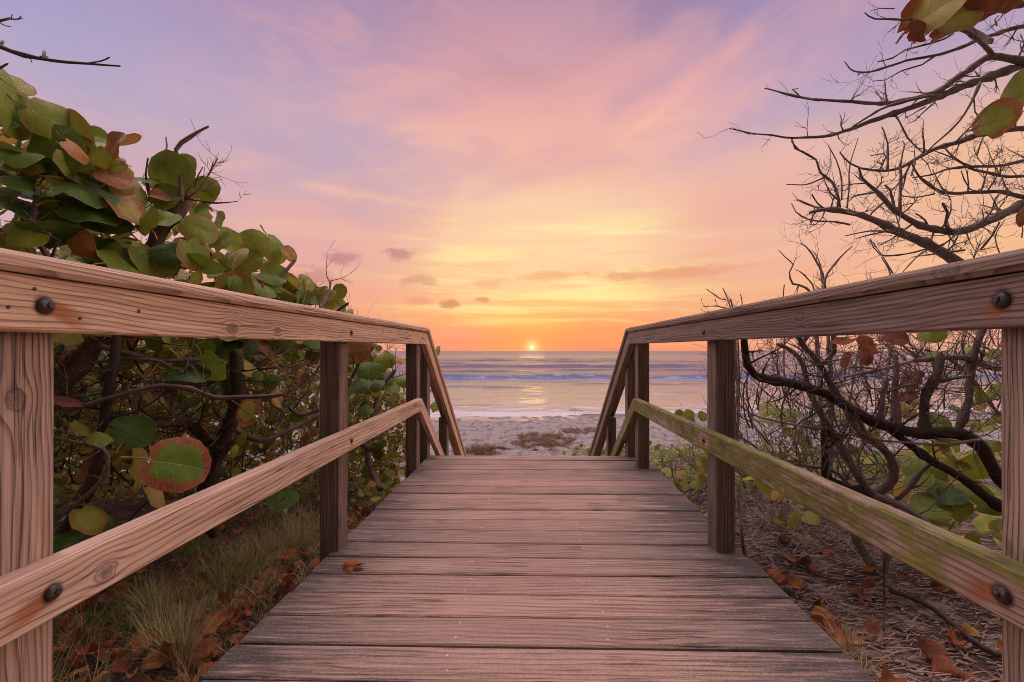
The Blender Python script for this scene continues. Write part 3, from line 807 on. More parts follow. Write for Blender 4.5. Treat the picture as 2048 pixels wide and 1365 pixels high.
def railing(sgn, label, top_m, cap_m, low_m, near_m, zb, zt, zc):
    """sgn -1 left, +1 right; zb, zt, zc give (height, slope along Y) of board bottom, board top and cap top"""
    rt = thing('railing', label, 'railing')
    nx = -sgn                                           # towards the walkway
    IN, TH, POST = .756, .040, .083
    wdir = Vector((sgn, 0, 0))
    # posts: three along the deck, three down the stairs
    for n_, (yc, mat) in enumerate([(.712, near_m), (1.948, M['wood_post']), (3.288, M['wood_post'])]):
        j = MB()
        j.timber((0, yc, -.42), (0, yc, zt[0] + zt[1] * yc - .004), wdir, IN + TH, IN + TH + POST, (0, 1, 0), -.0475, .0475, .005, seed=0.0, segs=6, wob=.001)
        j.a['gc'] = [(p.z + n_ * 5.3 + (17 if sgn > 0 else 0), p.y - yc, abs(p.x) - IN - TH) for p in j.v]
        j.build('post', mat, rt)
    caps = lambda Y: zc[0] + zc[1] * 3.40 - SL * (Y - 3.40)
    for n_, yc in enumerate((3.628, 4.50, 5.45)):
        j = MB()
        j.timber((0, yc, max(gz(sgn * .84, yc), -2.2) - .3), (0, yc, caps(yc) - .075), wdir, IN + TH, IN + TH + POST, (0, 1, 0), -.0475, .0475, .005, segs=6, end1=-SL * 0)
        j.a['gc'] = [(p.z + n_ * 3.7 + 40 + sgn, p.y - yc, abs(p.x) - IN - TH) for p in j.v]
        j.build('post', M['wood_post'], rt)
    def board(name, mat, y0, y1, lo, hi, w0, w1, ch, mitre=0.0):
        j = MB(); st = len(j.v)
        nseg = 10
        ring = lambda Y: (lo[0] + lo[1] * Y, hi[0] + hi[1] * Y)
        a0, b0 = ring(y0); a1, b1 = ring(y1)
        mid0 = (a0 + b0) / 2; mid1 = (a1 + b1) / 2; hh = (b0 - a0 + b1 - a1) / 4
        j.timber((0, y0, mid0), (0, y1, mid1), wdir, w0, w1, (0, 0, 1), -hh, hh, ch, segs=nseg, wob=.0012, end1=mitre, seed=sgn * .9)
        j.a['gc'] = [(p.y, p.z, abs(p.x)) for p in j.v]
        return j.build(name, mat, rt)
    YN = -.62
    tb = board('upper_rail', top_m, YN, 3.40, zb, zt, IN, IN + TH, .004, mitre=-.34)
    board('handrail_cap', cap_m, YN, 3.418, (zt[0] + .0025, zt[1]), zc, IN - .012, IN + .128, .0085, mitre=-.34)
    lb = board('lower_rail', low_m, YN, 3.225, (.421, 0), (.511, 0), IN, IN + TH, .005, mitre=-.34)
    # sloping boards beside the stairs
    hd = Vector((0, SL, 1)).normalized()
    def slope(name, mat, y0, y1, ztop, hgt, w0, w1, ch):
        j = MB()
        j.timber((0, y0, ztop), (0, y1, ztop - SL * (y1 - y0)), wdir, w0, w1, hd, -hgt, 0, ch, end0=.34, seed=sgn + 2, segs=4)
        j.a['gc'] = [(p.y, p.z + SL * p.y, abs(p.x)) for p in j.v]
        return j.build(name, mat, rt)
    ct = zc[0] + zc[1] * 3.40
    slope('handrail_cap', cap_m, 3.421, 6.0, ct, .036, IN - .012, IN + .128, .007)
    slope('upper_rail', top_m, 3.404, 6.0, ct - .048, .089, IN, IN + TH, .004)
    slope('lower_rail', low_m, 3.228, 6.0, .511, .09, IN, IN + TH, .004)
    zl = .466
    for (yc, zz, r) in ([(.704, .920, .0126), (1.93, .929, .0105)] if sgn < 0 else [(.716, .931, .0132), (1.93, .929, .0105)]):
        bolt(tb, (sgn * (IN - .0005), yc, zz), nx, r, r > .011)
    for (yc, zz, r) in ([(.716, .466, .0124), (1.93, .466, .0105)] if sgn < 0 else [(.716, .462, .0134), (1.93, .466, .0105)]):
        bolt(lb, (sgn * (IN - .0005), yc, zz), nx, r, r > .011)
    # old nail heads
    nl = [(.655, .914, .003), (.69, .945, .003), (.76, .905, .003), (.875, .927, .004)] if sgn < 0 else [(3.33, .93, .004), (3.34, .955, .004)]
    for (yc, zz, r) in nl:
        b = MB(); b.dome((sgn * (IN - .0005), yc, zz), (nx, 0, 0), r, r * .3, 2, 8); b.build('nail', M['iron'], tb)
    return rt
rail_l = railing(-1, 'pale tan wooden railing with rusty bolts in front of the leafy sea grape shrubs', M['wood_left_top'], M['wood_left_cap'], M['wood_left_low'], M['wood_post_left'],
                 (.876, .0056), (.9585, .0085), (.9915, .0088))
rail_r = railing(1, 'dark brown wooden railing with a green mossy lower board beside the bare branches', M['wood_right_top'], M['wood_right_cap'], M['wood_right_low'], M['wood_post_right'],
                 (.883, .005), (.966, .006), (1.0025, .0052))


# ------------------------------------------------------------------ branches
def twig(mb, p, d, L, r, rng, lvl, up=.10, wob=.62, sides=5, kids=(2, 5), zig=.35, ends=None):
    """a wandering twig with side shoots"""
    d = Vector(d).normalized(); n = max(3, int(L / .05)); st = L / n
    pts = [Vector(p)]; rad = [r]; dirs = [d.copy()]
    for i in range(n):
        d = (d + Vector((rng.uniform(-1, 1), rng.uniform(-1, 1), rng.uniform(-1, 1))) * wob * .5 + Vector((0, 0, up))).normalized()
        pts.append(pts[-1] + d * st); rad.append(max(.0008, r * (1 - .8 * (i + 1) / n) * (1 + (.28 if rng.random() < .25 else 0)))); dirs.append(d.copy())
    mb.tube(pts, rad, sides, rng.uniform(0, 50), .25)
    if ends is not None: ends.append((pts[-1], dirs[-1]))
    if lvl > 0:
        for _ in range(rng.randint(*kids)):
            i = rng.randint(max(1, n // 4), n)
            side = dirs[i].cross(Vector((rng.uniform(-1, 1), rng.uniform(-1, 1), rng.uniform(-1, 1))))
            if side.length < 1e-3: continue
            nd = (dirs[i] * rng.uniform(.5, 1.0) + side.normalized() * rng.uniform(.5, 1.0))
            twig(mb, pts[i], nd, L * rng.uniform(.3, .65), rad[i] * .75, rng, lvl - 1, up, wob, max(4, sides - 1), kids, zig, ends)

def limb(mb, path, rng, twigs=0, tl=.3, lvl=1, up=.12, sides=8, tmin=.1, step=.035, jit=.006, knobs=True, ends=None, toward=None):
    """path rows: (px, py, Y, radius in photo pixels); thick wandering limb with twigs"""
    P = [at(a, b, c) for a, b, c, _ in path]; rd = [q * c / F * .76 for _, _, c, q in path]
    pts, rad = catmull(P, rd, step)
    sd_ = rng.uniform(0, 90)
    pts = [p + Vector((mnoise.noise(Vector((i * .31, sd_, 0))), mnoise.noise(Vector((i * .31, sd_, 5))), mnoise.noise(Vector((i * .31, sd_, 9))))) * jit for i, p in enumerate(pts)]
    if knobs: rad = [r * (1 + (.38 if rng.random() < .14 else 0) + .08 * mnoise.noise(Vector((i * .7, sd_, 3)))) for i, r in enumerate(rad)]
    tp_ = (pts[-1] - pts[-2]).normalized()
    pts = pts + [pts[-1] + tp_ * rad[-1] * 1.5]; rad = rad + [rad[-1] * .25]
    mb.tube(pts, rad, sides, sd_, .34)
    n = len(pts)
    for _ in range(twigs):
        i = rng.randint(int(n * tmin), n - 2)
        t = (pts[i + 1] - pts[i]).normalized()
        sdv = t.cross(Vector((rng.uniform(-1, 1), rng.uniform(-1, 1), rng.uniform(-1, 1))))
        if sdv.length < .05: continue
        nd = t * rng.uniform(-.2, .7) + sdv.normalized()
        if toward: nd += Vector(toward) * .4
        twig(mb, pts[i], nd, tl * rng.uniform(.5, 1.3), min(rad[i] * .55, .006) * rng.uniform(.5, 1), rng, lvl, up, ends=ends)
    return pts, rad

def path(pts, Y0, Y1, r0, r1):
    n = len(pts) - 1
    return [(p[0], p[1], Y0 + (Y1 - Y0) * i / n, r0 + (r1 - r0) * i / n) for i, p in enumerate(pts)]


def view_leaf(mb, px, py, rpx, Y, ang, squash, t, rim, rng, **kw):
    """a leaf seen at px, py with its long way at ang degrees; squash = how edge-on it hangs"""
    c = at(px, py, Y); vd = (Vector((0, 0, CAMZ)) - c).normalized()
    right = Vector((0, 1, 0)).cross(Vector((0, 0, 1))).normalized()
    right = vd.cross(Vector((0, 0, 1))).normalized() * -1
    upv = right.cross(vd) * -1
    if upv.z < 0: upv = -upv
    if right.x < 0: right = -right
    a = radians(ang); maj = right * cos(a) + upv * sin(a); mnr = vd.cross(maj).normalized()
    th = math.acos(max(.12, min(1, squash)))
    if mnr.z < 0: mnr = -mnr
    nrm = vd * cos(th) + mnr * sin(th) * (1 if rng.random() < .88 else -1)
    up = maj if rng.random() < .7 else (maj * .3 + mnr)
    base = mb.leaf(c, rpx * Y / F * 1.04, nrm, up, (t, rim, rng.random()), cup=rng.uniform(.08, .36), fold=rng.uniform(.05, .34), wave=rng.uniform(.03, .09), rng=rng, **kw)
    return base, nrm

def gz_pt(px, py):
    Y = .45
    while Y < 16:
        p = at(px, py, Y)
        if p.z <= gz(p.x, p.y): return p.x, p.y
        Y += .02
    return at(px, py, 16).x, 16

# ---- right: the big bare tree over the railing
RR = random.Random(5)
DR = lambda px: 2.05 + (px - 1450) * .0006
tree = thing('sea_grape_tree', 'bare gnarled tree spreading grey limbs over the dark railing and into the sky', 'tree', at(2090, 1120, 2.25))
tree['_w'] = tuple(tree.location)
b = MB()
limb(b, [(2090, 1150, 2.3, 24), (2075, 1000, 2.3, 22), (2085, 860, 2.35, 20), (2070, 740, 2.4, 18), (2090, 600, 2.4, 15), (2110, 420, 2.4, 13), (2120, 250, 2.45, 11), (2115, 110, 2.5, 9), (2140, 0, 2.5, 7)], RR, 6, .4, 2)
b.build('trunk', M['bark_right'], tree)
B_ = 'bark_right'
def branch(p, Y0, Y1, r0, r1, tw=6, tl=.22, lvl=1, subs=(), mat='bark_right', parent=None, tmin=.1, up=.10, name='branch', sides=8, jit=.006):
    m_ = MB(); limb(m_, path(p, Y0, Y1, r0, r1), RR, tw, tl, lvl, up, sides, tmin, jit=jit)
    for (sp, s0, s1, tw2) in subs:
        y_ = Y0 + (Y1 - Y0) * .5
        limb(m_, path(sp, y_, y_ + RR.uniform(-.15, .15), s0, s1), RR, tw2, tl * .6, 1 if tw2 > 1 else 0, up, 6, .1, jit=jit * .6)
    return m_.build(name, M[mat], parent or tree)
branch([(2120, 105), (2048, 130), (1990, 150), (1920, 176), (1860, 201), (1800, 223), (1740, 243), (1700, 260), (1660, 271), (1585, 276), (1530, 270), (1460, 258)], 2.5, 2.2, 11, 1.1, 11, .14, 1,
       [([(1880, 192), (1850, 194), (1775, 213), (1740, 232), (1700, 257)], 4, 2, 3), ([(1500, 268), (1480, 262), (1463, 254)], 1.2, .6, 0),
        ([(1583, 278), (1590, 297), (1612, 308), (1632, 320), (1640, 345)], 2.4, 1.6, 3), ([(1960, 165), (1945, 200), (1928, 230), (1900, 262), (1868, 290), (1850, 308)], 3.2, 2, 3),
        ([(1790, 230), (1800, 245), (1815, 276), (1840, 300), (1850, 308)], 2, 1.5, 3), ([(1870, 205), (1850, 222), (1830, 242), (1815, 247)], 2, 1, 1), ([(1850, 215), (1830, 226), (1810, 237)], 2, 1, 1)])
branch([(2115, 120), (2048, 122), (1985, 114), (1960, 125), (1920, 152), (1880, 181), (1850, 191), (1800, 203), (1750, 208), (1700, 203), (1640, 200), (1590, 193), (1555, 184), (1530, 177)], 2.45, 2.3, 10, 1.2, 11, .12, 1,
       [([(1600, 195), (1592, 186), (1584, 180), (1595, 178)], 2.4, 1.2, 0), ([(1640, 201), (1605, 196)], 3.2, 3.0, 0), ([(1540, 180), (1530, 168)], .9, .5, 0), ([(1985, 112), (1968, 90), (1935, 66), (1915, 56)], 6, 4, 3), ([(1766, 206), (1756, 190), (1752, 180)], 1.4, .8, 1)])
branch([(2120, 30), (2060, 50), (2010, 62), (1965, 76), (1920, 96), (1870, 112), (1810, 122), (1760, 138), (1720, 146), (1700, 138), (1690, 124)], 2.5, 2.25, 6, 1.2, 7, .12, 1,
       [([(1905, 68), (1890, 78), (1850, 90), (1810, 101), (1785, 116), (1755, 124)], 3, 1.2, 3), ([(1870, 113), (1845, 130), (1805, 141), (1770, 160), (1745, 163)], 2.4, 1, 3), ([(1720, 146), (1715, 150)], 2.5, 1.5, 0)])
branch([(2140, 0), (2048, 9), (2000, 18), (1960, 40), (1920, 53), (1880, 48), (1840, 38), (1790, 41), (1750, 38), (1730, 26)], 2.45, 2.2, 7, 1.3, 7, .14, 1,
       [([(1840, 38), (1820, 48), (1800, 62)], 2.2, 1.2, 1), ([(1930, 52), (1960, 70), (1980, 84)], 6, 5, 2), ([(1790, 18), (1760, 18), (1742, 22)], 1.6, .8, 1), ([(1880, 0), (1905, 20), (1930, 42)], 3, 2.5, 1)])
branch([(2110, 262), (2048, 258), (1980, 265), (1920, 282), (1870, 299), (1830, 319), (1790, 338), (1740, 341), (1700, 326), (1680, 306)], 2.5, 2.2, 7.5, 1.6, 12, .16, 2,
       [([(1775, 340), (1775, 310), (1775, 288), (1767, 262), (1763, 255)], 2.8, 1.4, 3), ([(1800, 335), (1806, 305), (1810, 290), (1806, 282)], 2.6, 1.4, 3), ([(1760, 340), (1772, 315), (1768, 308), (1740, 312)], 2.2, 1.2, 2),
        ([(1830, 316), (1828, 332), (1822, 352)], 2.5, 2, 2), ([(2030, 258), (2030, 230), (2028, 205), (2030, 180)], 3.4, 2.6, 2), ([(1948, 200), (1950, 225), (1965, 238), (1985, 245)], 2, 1.2, 1)])
branch([(2120, 410), (2048, 395), (2000, 384), (1950, 385), (1900, 387), (1870, 378), (1840, 356), (1825, 330)], 2.45, 2.25, 6, 2, 11, .16, 2,
       [([(1960, 385), (1940, 378), (1928, 358), (1922, 342)], 2, 1.2, 1), ([(1900, 387), (1885, 378), (1875, 360), (1865, 340)], 2, 1.2, 1), ([(1870, 388), (1830, 396), (1800, 392)], 2.2, 1.3, 2)])
branch([(2120, 318), (2048, 321), (2000, 333), (1950, 334), (1900, 338), (1860, 350), (1826, 356)], 2.5, 2.25, 5, 1.6, 9, .14, 2, [([(1945, 334), (1920, 325), (1900, 315), (1870, 304)], 2.5, 1.4, 2), ([(1900, 338), (1880, 330), (1872, 322)], 1.6, 1, 1)])
branch([(2120, 356), (2048, 353), (2000, 352), (1950, 340), (1930, 330), (1905, 312), (1890, 296)], 2.5, 2.3, 4.5, 1.6, 8, .16, 2)
branch([(2120, 380), (2060, 402), (2010, 426), (1970, 446), (1920, 464), (1880, 461), (1830, 446), (1790, 421), (1750, 381), (1722, 356), (1716, 336)], 2.4, 2.15, 14, 2.2, 22, .16, 2,
       [([(1905, 462), (1890, 450), (1895, 425), (1886, 408)], 5, 2.5, 5), ([(1860, 458), (1850, 440), (1832, 428)], 3, 1.5, 3), ([(1790, 420), (1785, 400), (1780, 380), (1770, 372)], 3, 1.6, 4), ([(1800, 430), (1800, 390), (1802, 350), (1800, 330)], 4, 2.2, 5),
        ([(1750, 385), (1710, 392), (1700, 402)], 2.8, 1.6, 2), ([(1775, 400), (1745, 425), (1742, 430)], 3, 2, 3), ([(1965, 446), (1985, 420), (1990, 400), (2000, 385)], 2.5, 1.5, 3)])
branch([(2075, 700), (2040, 610), (1975, 560), (1900, 517), (1860, 491), (1800, 466), (1750, 441), (1700, 426), (1650, 420), (1620, 425)], 2.4, 2.05, 17, 4, 20, .17, 2,
       [([(1665, 423), (1630, 414), (1594, 400)], 4, 1.6, 2), ([(1655, 421), (1636, 408), (1624, 390)], 3, 1.5, 1), ([(1700, 450), (1670, 444), (1620, 440), (1592, 424), (1584, 408)], 2.6, 1.2, 2),
        ([(1680, 422), (1677, 395), (1664, 364), (1641, 346), (1632, 320), (1598, 300), (1583, 283)], 4, 1.5, 5), ([(1650, 355), (1612, 369), (1573, 369)], 2.2, 1.1, 1), ([(1683, 400), (1683, 360), (1673, 321), (1656, 291)], 2.2, 1, 3),
        ([(1694, 416), (1698, 380), (1700, 332), (1716, 277)], 2.4, 1, 0), ([(1680, 402), (1660, 386), (1644, 350)], 2.2, 1.2, 2), ([(1860, 497), (1812, 508), (1760, 510), (1740, 480)], 2.4, 1.2, 1), ([(1785, 548), (1765, 512), (1740, 478)], 2, 1.1, 3), ([(1855, 500), (1836, 512), (1806, 545)], 1.8, 1.2, 1),
        ([(1820, 475), (1760, 462), (1720, 465), (1690, 472)], 2.6, 1.2, 4), ([(1780, 462), (1740, 470), (1710, 478)], 2.2, 1.0, 3), ([(1930, 500), (1860, 510), (1825, 515)], 2.5, 1.2, 3), ([(1960, 500), (1985, 470), (2000, 445)], 2.6, 1.6, 3), ([(2000, 510), (1990, 475), (2010, 440)], 1.8, 1, 2)], jit=.004)

def leaf_part(parent, mat, rows, rng, name='foliage'):
    m_ = MB()
    for (px, py, r, Y, ang, sq, t, rim) in rows: view_leaf(m_, px, py, r, Y, ang, sq, t, rim, rng)
    return m_.build(name, M[mat], parent)
def single_leaf(parent, mat, row, label, rng):
    o = leaf_part(parent, mat, [row], rng, 'leaf'); o['label'] = label; return o
single_leaf(tree, 'leaf', (1868, 22, 46, 2.2, 20, .7, .50, .15), 'yellow-green blotched leaf at the top of the bare tree', RR)
single_leaf(tree, 'leaf', (1905, 35, 45, 2.23, -35, .6, .50, .5), 'crumpled yellow and brown leaf', RR)
single_leaf(tree, 'leaf', (1990, 238, 37, 2.3, 60, .85, .36, .9), 'round green leaf browning on one side', RR)
single_leaf(tree, 'leaf', (2036, 178, 36, 2.35, 70, .8, .36, .4), 'bright green leaf against the sky', RR)
leaf_part(tree, 'leaf_dry', [(1830, 30, 34, 2.3, 60, .5, .85, .6), (1838, 62, 24, 2.2, -70, .5, .84, .5), (1884, 66, 20, 2.28, 10, .6, .97, .5), (2010, 8, 34, 2.3, 10, .6, .95, .5), (2050, 430, 26, 2.2, 80, .6, .8, .3), (1930, 20, 36, 2.25, -60, .6, .96, .5)], RR)

# ---- right: the twisted shrub under the railing
sh = thing('bare_shrub', 'twisted dark shrub with thick bent stems below the mossy railing', 'shrub', at(1760, 1150, 2.3))
sh['_w'] = tuple(sh.location)
def sb(p, Y0, Y1, r0, r1, tw=6, tl=.25, lvl=1, subs=(), mat='bark_right', name='branch', up=.10):
    return branch(p, Y0, Y1, r0, r1, tw, tl, lvl, subs, mat, sh, .05, up, name)
sb([(1762, 1158), (1745, 1135), (1715, 1085), (1712, 1040), (1735, 1000), (1745, 985)], 2.28, 2.3, 12, 11, 3, .2, 1, [([(1758, 1156), (1772, 1125), (1778, 1070), (1790, 1020)], 10, 8, 1)], name='trunk')
sb([(2090, 1010), (2048, 1000), (1995, 950), (1950, 882), (1900, 866), (1830, 866), (1780, 856), (1740, 840), (1690, 810), (1640, 785), (1570, 764), (1510, 750), (1494, 730), (1490, 702), (1487, 672)], 2.25, 2.0, 18, 8, 16, .22, 2, mat='bark_dark')
sb([(1850, 862), (1848, 805), (1860, 770), (1876, 745), (1880, 718)], 2.2, 2.15, 11, 9, 3, .2, 1, [([(1870, 764), (1905, 758), (1940, 752)], 5, 4, 1)], 'bark_left')
sb([(1915, 866), (1938, 800), (1942, 740), (1958, 680), (1978, 630), (1990, 560)], 2.2, 2.25, 9, 7, 4, .25, 1, (), 'bark_left')
sb([(1795, 858), (1790, 790), (1796, 745), (1792, 715)], 2.15, 2.1, 9, 5, 3, .2, 1); sb([(1762, 842), (1766, 785), (1772, 760)], 2.12, 2.1, 7, 5, 1, .15, 1, [([(1770, 785), (1800, 775), (1822, 770)], 3.5, 3, 0)])
sb([(2100, 730), (2000, 738), (1960, 726), (1920, 714), (1880, 717), (1830, 722), (1780, 735), (1720, 748), (1690, 756)], 2.3, 2.1, 9, 3, 12, .25, 2, [([(1850, 718), (1815, 700), (1800, 685), (1795, 672)], 3.5, 2, 1), ([(1760, 740), (1700, 735), (1660, 760)], 3, 1.5, 3)])
sb([(1748, 992), (1785, 960), (1786, 930), (1768, 900), (1722, 862), (1690, 812), (1662, 770), (1640, 728), (1612, 700), (1596, 672)], 2.28, 2.05, 12, 6, 12, .25, 2, [([(1645, 728), (1668, 705), (1668, 680), (1664, 655)], 6, 4, 2), ([(1600, 692), (1618, 668), (1630, 650)], 7, 5, 1)], 'bark_twig')
sb([(1742, 992), (1722, 962), (1680, 892), (1652, 845), (1618, 785), (1608, 735), (1588, 705), (1560, 690)], 2.28, 2.1, 11, 5, 14, .28, 2)
sb([(2080, 1040), (2000, 1012), (1930, 962), (1860, 920), (1820, 890), (1780, 860)], 2.2, 2.15, 13, 8, 5, .2, 1, (), 'bark_dark')
sb([(1790, 1004), (1818, 975), (1840, 945), (1872, 918)], 2.25, 2.2, 6, 5, 2, .15, 1, (), 'bark_twig')
sb([(1740, 990), (1800, 1010), (1850, 1045), (1900, 1100), (1950, 1160)], 2.28, 2.05, 9, 6, 4, .25, 1)
sb([(1710, 1000), (1690, 960), (1660, 940), (1600, 930), (1560, 925)], 2.3, 2.3, 6, 3, 9, .25, 2); sb([(1735, 990), (1660, 960), (1650, 920), (1648, 870), (1650, 850)], 2.25, 2.2, 10, 7, 6, .25, 2, (), 'bark_dark')
sb([(1700, 845), (1640, 858), (1580, 848), (1520, 835), (1480, 812)], 2.15, 2.0, 3.5, 1.6, 9, .25, 2); sb([(1960, 880), (1880, 890), (1820, 885), (1760, 880), (1700, 850)], 2.1, 2.1, 4, 2, 6, .25, 1)
sb([(2100, 900), (2000, 830), (1960, 780), (1900, 720), (1850, 700)], 2.4, 2.4, 5, 3, 10, .3, 2)
# fine twig haze between the stems
m_ = MB()
for q in range(115):
    px_, py_ = RR.uniform(1480, 1790), RR.uniform(800, 990)
    twig(m_, at(px_, py_, RR.uniform(2.05, 2.6)), (RR.uniform(-.9, .5), RR.uniform(-.4, .4), RR.uniform(.2, 1.2)), RR.uniform(.15, .45), RR.uniform(.002, .0048), RR, 2, .04, .85, 5)
for q in range(120):
    px_, py_ = RR.uniform(1750, 2060), RR.uniform(680, 860)
    twig(m_, at(px_, py_, RR.uniform(2.1, 2.8)), (RR.uniform(-1, .6), RR.uniform(-.4, .4), RR.uniform(-.3, .9)), RR.uniform(.15, .45), RR.uniform(.002, .0046), RR, 2, .03, .85, 5)
m_.build('twig', M['bark_twig'], sh)
m_ = MB()
for q in range(110):
    px_, py_ = RR.uniform(1470, 1760), RR.uniform(985, 1110)
    X_, Y_ = gz_pt(px_, py_ + 15)
    twig(m_, Vector((max(X_, .95), Y_, gz(X_, Y_) + RR.uniform(.01, .1))), (RR.uniform(-1, 1), RR.uniform(-.5, .5), RR.uniform(-.1, .5)), RR.uniform(.15, .45), RR.uniform(.002, .005), RR, 1, .02, .7, 5)
m_.build('twig', M['bark_right'], sh)
rows = [(1862, 664, 24, 2.15, 0, .85, .34, .1), (1862, 712, 12, 2.2, 20, .6, .34, .1), (1990, 708, 16, 2.3, 10, .6, .34, 0), (1990, 780, 22, 2.4, 50, .5, .32, 0), (1868, 845, 28, 2.5, -10, .7, .36, 0), (1890, 885, 22, 2.5, 0, .4, .34, 0),
        (1955, 930, 30, 2.45, 20, .8, .34, 0), (1850, 940, 34, 2.5, -15, .8, .36, .1), (1840, 965, 26, 2.4, 30, .6, .32, 0), (1890, 985, 34, 2.35, -25, .6, .30, 0), (1895, 990, 30, 2.3, 15, .6, .10, 0), (1860, 1015, 34, 2.3, 10, .7, .34, 0),
        (1920, 1020, 26, 2.3, 60, .7, .35, 0), (1950, 985, 30, 2.3, -40, .7, .36, 0), (1880, 1045, 26, 2.25, 0, .3, .5, 0), (1940, 1080, 20, 2.2, 80, .5, .34, 0), (1740, 960, 18, 2.5, -30, .5, .38, .1), (1770, 980, 16, 2.5, 20, .5, .4, 0), (1560, 828, 18, 2.4, 10, .6, .34, .1), (1580, 838, 14, 2.4, -30, .6, .44, .1), (1945, 700, 14, 2.4, 0, .5, .4, 0),
        (1900, 940, 26, 2.6, 30, .6, .36, .1), (1980, 1010, 26, 2.3, 10, .7, .3, 0), (1830, 900, 18, 2.7, 10, .6, .42, .2), (1965, 850, 22, 2.7, 10, .5, .4, .1)]
for q in range(95):
    px_, py_ = RR.choice([(RR.uniform(1800, 2010), RR.uniform(760, 1090)), (RR.uniform(1490, 1800), RR.uniform(800, 1060))])
    rows.append((px_, py_, RR.uniform(7, 21), RR.uniform(2.35, 2.9), RR.uniform(-80, 80), RR.uniform(.35, .9), RR.choice([.26, .3, .34, .38, .42, .5, .62]), RR.choice([0, 0, .5])))
leaf_part(sh, 'leaf', rows, RR)
leaf_part(sh, 'leaf_dry', [(1690, 682, 20, 2.05, 10, .4, .92, .4), (1735, 690, 22, 2.05, -50, .6, .84, .6), (1730, 712, 20, 2.05, 70, .6, .88, .5), (1790, 676, 24, 2.1, -20, .6, .93, .3), (1690, 720, 18, 2.05, 70, .4, .9, .3), (1820, 760, 24, 2.2, 60, .6, .97, .2), (1810, 790, 22, 2.2, 20, .4, .95, .2)], RR)

# ---- smaller bare bushes by the right railing
def bush(label, px, py, Y, n, h, spread, mat, rng, lean=(0, 0, 0), name='bare_bush', leaves=0, r0=.006, lvl=2, group=None):
    base = at(px, py, Y); base.z = gz(base.x, base.y)
    t = thing(name, label, 'bush', base, group); t['_w'] = tuple(base)
    ends = []
    for q in range(n):
        m = MB(); a = rng.uniform(0, 2 * pi); s = rng.uniform(.1, spread)
        twig(m, base + Vector((cos(a) * .04, sin(a) * .04, -.03)), Vector((cos(a) * s, sin(a) * s, 1)) + Vector(lean), h * rng.uniform(.7, 1.1), r0 * rng.uniform(.7, 1.2), rng, lvl, .05, .55, 6, (3, 7), ends=ends)
        m.build('stem', M[mat], t)
    if leaves:
        m = MB()
        for q in range(leaves):
            p, d = rng.choice(ends)
            m.leaf(p + Vector((rng.uniform(-.05, .05), rng.uniform(-.05, .05), rng.uniform(-.06, .03))), rng.uniform(.02, .05), (rng.uniform(-1, 1), rng.uniform(-1, .3), rng.uniform(0, 1)), d, (rng.uniform(.25, .55), rng.choice([0, 0, .5]), rng.random()), rng=rng, na=10, nr=2)
        m.build('foliage', M['leaf'], t)
    return t
def sketched_bush(label, base, Y, paths, rng):
    p0 = at(base[0], base[1], Y); p0.z = gz(p0.x, p0.y)
    t = thing('bare_bush', label, 'bush', p0); t['_w'] = tuple(p0)
    for pts_, r0, r1, tw in paths:
        m = MB(); limb(m, path([base] + pts_, Y, Y + rng.uniform(-.2, .25), r0, r1), rng, tw, .14, 1, .12, 6, .45, jit=.008)
        m.build('stem', M['bark_right'], t)
sketched_bush('small leafless bush with upright twigs poking above the dark railing', (1655, 1040), 3.0,
    [([(1665, 800), (1648, 600), (1648, 560), (1640, 535), (1625, 510), (1612, 494), (1602, 488)], 5, 1.2, 12), ([(1660, 800), (1652, 620), (1650, 560), (1670, 528), (1690, 505), (1705, 492)], 5, 1.2, 8),
     ([(1640, 800), (1628, 620), (1610, 575), (1585, 568), (1578, 545), (1585, 530), (1570, 515), (1558, 502)], 4, 1, 9), ([(1640, 780), (1630, 600), (1612, 552), (1592, 540)], 3, 1, 5), ([(1660, 760), (1648, 600), (1640, 530), (1626, 505), (1618, 500)], 3, 1, 6),
     ([(1700, 800), (1735, 600), (1742, 560), (1738, 548)], 3, 1, 3), ([(1760, 800), (1790, 620), (1782, 550), (1762, 515)], 4, 1.2, 5), ([(1575, 800), (1570, 640), (1566, 590), (1568, 572)], 2.5, 1, 3)], RR)
bush('spiky dead twig bush beside the far end of the dark railing', 1425, 990, 3.7, 9, .55, .6, 'bark_right', RR, (-.25, 0, 0), r0=.008)
sketched_bush('tiny twig bush just showing over the far part of the dark railing', (1470, 960), 3.7,
    [([(1475, 800), (1466, 620), (1456, 598), (1446, 576)], 3.5, 1, 5), ([(1470, 800), (1462, 620), (1440, 598), (1414, 580)], 3, 1, 5), ([(1468, 800), (1470, 640), (1444, 614), (1406, 614)], 3, 1, 4), ([(1478, 800), (1476, 640), (1484, 608), (1480, 590)], 3, 1, 4)], RR)
bush('low tangle of crooked twigs at the deck edge beside the right posts', 1370, 1000, 3.2, 6, .42, 1.6, 'bark_right', RR, (.1, -.3, 0), leaves=40)
bush('low crooked bush with yellowing leaves behind the middle right post', 1545, 1040, 3.0, 5, .5, 1.3, 'bark_right', RR, leaves=70)

